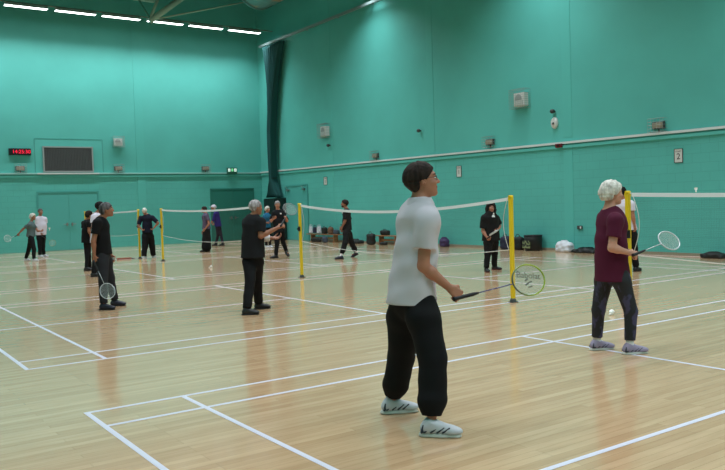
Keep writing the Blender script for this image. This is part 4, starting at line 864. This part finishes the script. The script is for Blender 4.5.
def carrier(loc, m, label, w=.17, h=.42, dd=.09):
    e = empty('carrier_bag', loc, label, 'bag', 'bags and clothing left along the right wall')
    F = Field(V(-dd*1.5,-w*1.4,0), V(dd*1.5,w*1.4,h*1.2), .012); F.cone((0,0,.03),(0,0,h),dd*1.0,dd*.75,.02,V(0,1,0),w/dd,cap0=True,cap1=True); F.disp(wrinkle(.006,24,34,2)); F.cut((0,0,.004),V(0,0,-1)); F.mesh('body', m, e)
    for s_ in (-1,1): MB().tube([(s_*.03,.07*math.cos(t),h-.01+.09*math.sin(t)) for t in np.linspace(0,math.pi,11)], .007, 5).build('handle', m, e, True)
z_ = .337
carrier((8.7,14.0,z_), M_BAGW, 'white carrier bag at the left end of the long bench', .12, .30)
carrier((8.70,13.68,z_), M_BAGN, 'navy bag between two white carrier bags on the long bench', .12, .27)
carrier((8.68,13.32,z_), M_BAGW, 'white carrier bag right of the navy bag on the long bench', .15, .30)
bag((8.7,12.93,z_), (.09,.16,.13), M_BAGB, 'black bag beside the white carrier on the long bench', seed=2)
bag((8.7,12.45,z_), (.09,.16,.13), M_BRN, 'brown leather bag on the long bench beside a grey coat', seed=3)
bag((8.7,12.02,z_), (.10,.17,.08), M_GRYC, 'grey coat draped in a heap at the right end of the long bench', 'coat', 'coat', seed=4, strap=False)
bag((8.38,12.4,0), (.09,.14,.12), M_GRYC, 'dark grey jacket heap on the floor in front of the long bench', 'jacket', 'jacket', seed=14, strap=False)
bag((8.5,13.3,0), (.07,.36,.08), M_BAGB, 'dark bag on the floor under the long bench', seed=5, strap=False)
bag((8.6,10.6,0), (.16,.50,.06), M_BAGB, 'black holdall slumped on the floor between the two benches', seed=6, peak=.14)
bag((8.35,9.15,0), (.13,.2,.2), M_BAGB, 'black rucksack standing at the left end of the short bench', 'rucksack', seed=7)
bag((8.72,8.75,z_), (.1,.24,.09), M_BAGB, 'small black bag on the short bench', seed=8)
bag((8.4,8.45,0), (.09,.18,.05), M_SHB, 'dark shoes in a heap before the short bench', 'shoe_heap', 'shoes', seed=9, strap=False)
bag((8.72,5.45,0), (.12,.19,.12), M_BAGP, 'purple rucksack on the floor close behind the man in white polo', 'rucksack', seed=10, peak=.3)
bag((8.72,2.62,0), (.13,.20,.19), M_BAGN, 'navy bag on the floor left of the yellow post', seed=11)
bag((8.72,2.1,0), (.13,.20,.19), M_BAGB, 'black bag on the floor between navy bag and wire basket', seed=12)
bk = empty('shuttle_basket', (8.70,1.5,0), 'black wire basket of pale shuttlecock tubes on the floor', 'basket')
MB().lathe([(.0,0),(.2,0),(.24,.03),(.26,.30),(.26,.44),(.245,.44),(.235,.05),(.0,.04)], 24).build('basket_body', M_BAGB, bk, True)
MB().tube([(.262*math.cos(t),.262*math.sin(t),.44) for t in np.linspace(0,2*math.pi,33)[:-1]], .012, 6, close=True).build('rim', M_BLACK, bk, True)
MB().box((-.29,-.12,.08),(-.25,.16,.30)).build('pocket', mat('pale_green_pocket', srgb(130,140,100), .7, noise=(14, srgb(30,34,28), .45, .55)), bk, bevel=.01)
bag((8.66,.30,0), (.15,.27,.12), M_BAGW, 'white plastic bag heap on the floor beside the black coat', 'plastic_bag', seed=15, strap=False, peak=.2)
bag((8.68,-.42,0), (.2,.42,.045), M_BAGB, 'black coat heaped on the floor beside the white plastic bag', 'coat', 'coat', seed=18, strap=False, lumps=2, peak=.17)
bag((8.66,-4.1,0), (.16,.30,.05), M_BAGB, 'small black bag on the floor at the right edge under the wall', seed=17, peak=.10)
wl = empty('wall_socket', (X1,.02,.62), 'small dark socket on the wall above the white plastic bag', 'socket', None, R90)
MB().box((-.08,-.05,0),(.08,0,.1)).build('plate', M_DARKGREY, wl, bevel=.005); MB().box((.02,-.055,.02),(.07,-.05,.08)).build('switch', M_WHITEP, wl)
cpts = [(8.72,-1.7,.012)]+[(8.70-.14*abs(math.sin(i*.55))*(1 if i < 9 else .3), -2.0-i*.16, .012) for i in range(1, 14)]+[(8.9,-4.2,.012),(8.9,-6.5,.012)]
tag(MB().tube(cpts, .012, 6).build('floor_cable', mat('pinkish_cable', srgb(214,190,184), .5), None, True), 'pale pink cable snaking along the foot of the right wall', 'cable')
o = empty('floor_block', (-.35,10.3,0), 'small reddish brown wooden block lying on the floor left of a yellow post', 'block')  # unidentified reddish brown object, built as a plain block
MB().box((-.35,-.05,.0),(.1,.05,.05)).build('block', mat('red_brown_wood', srgb(150,84,60), .6), o, bevel=.008); MB().box((.12,-.06,0),(.2,.06,.02)).build('end_pad', M_DARKGREY, o)
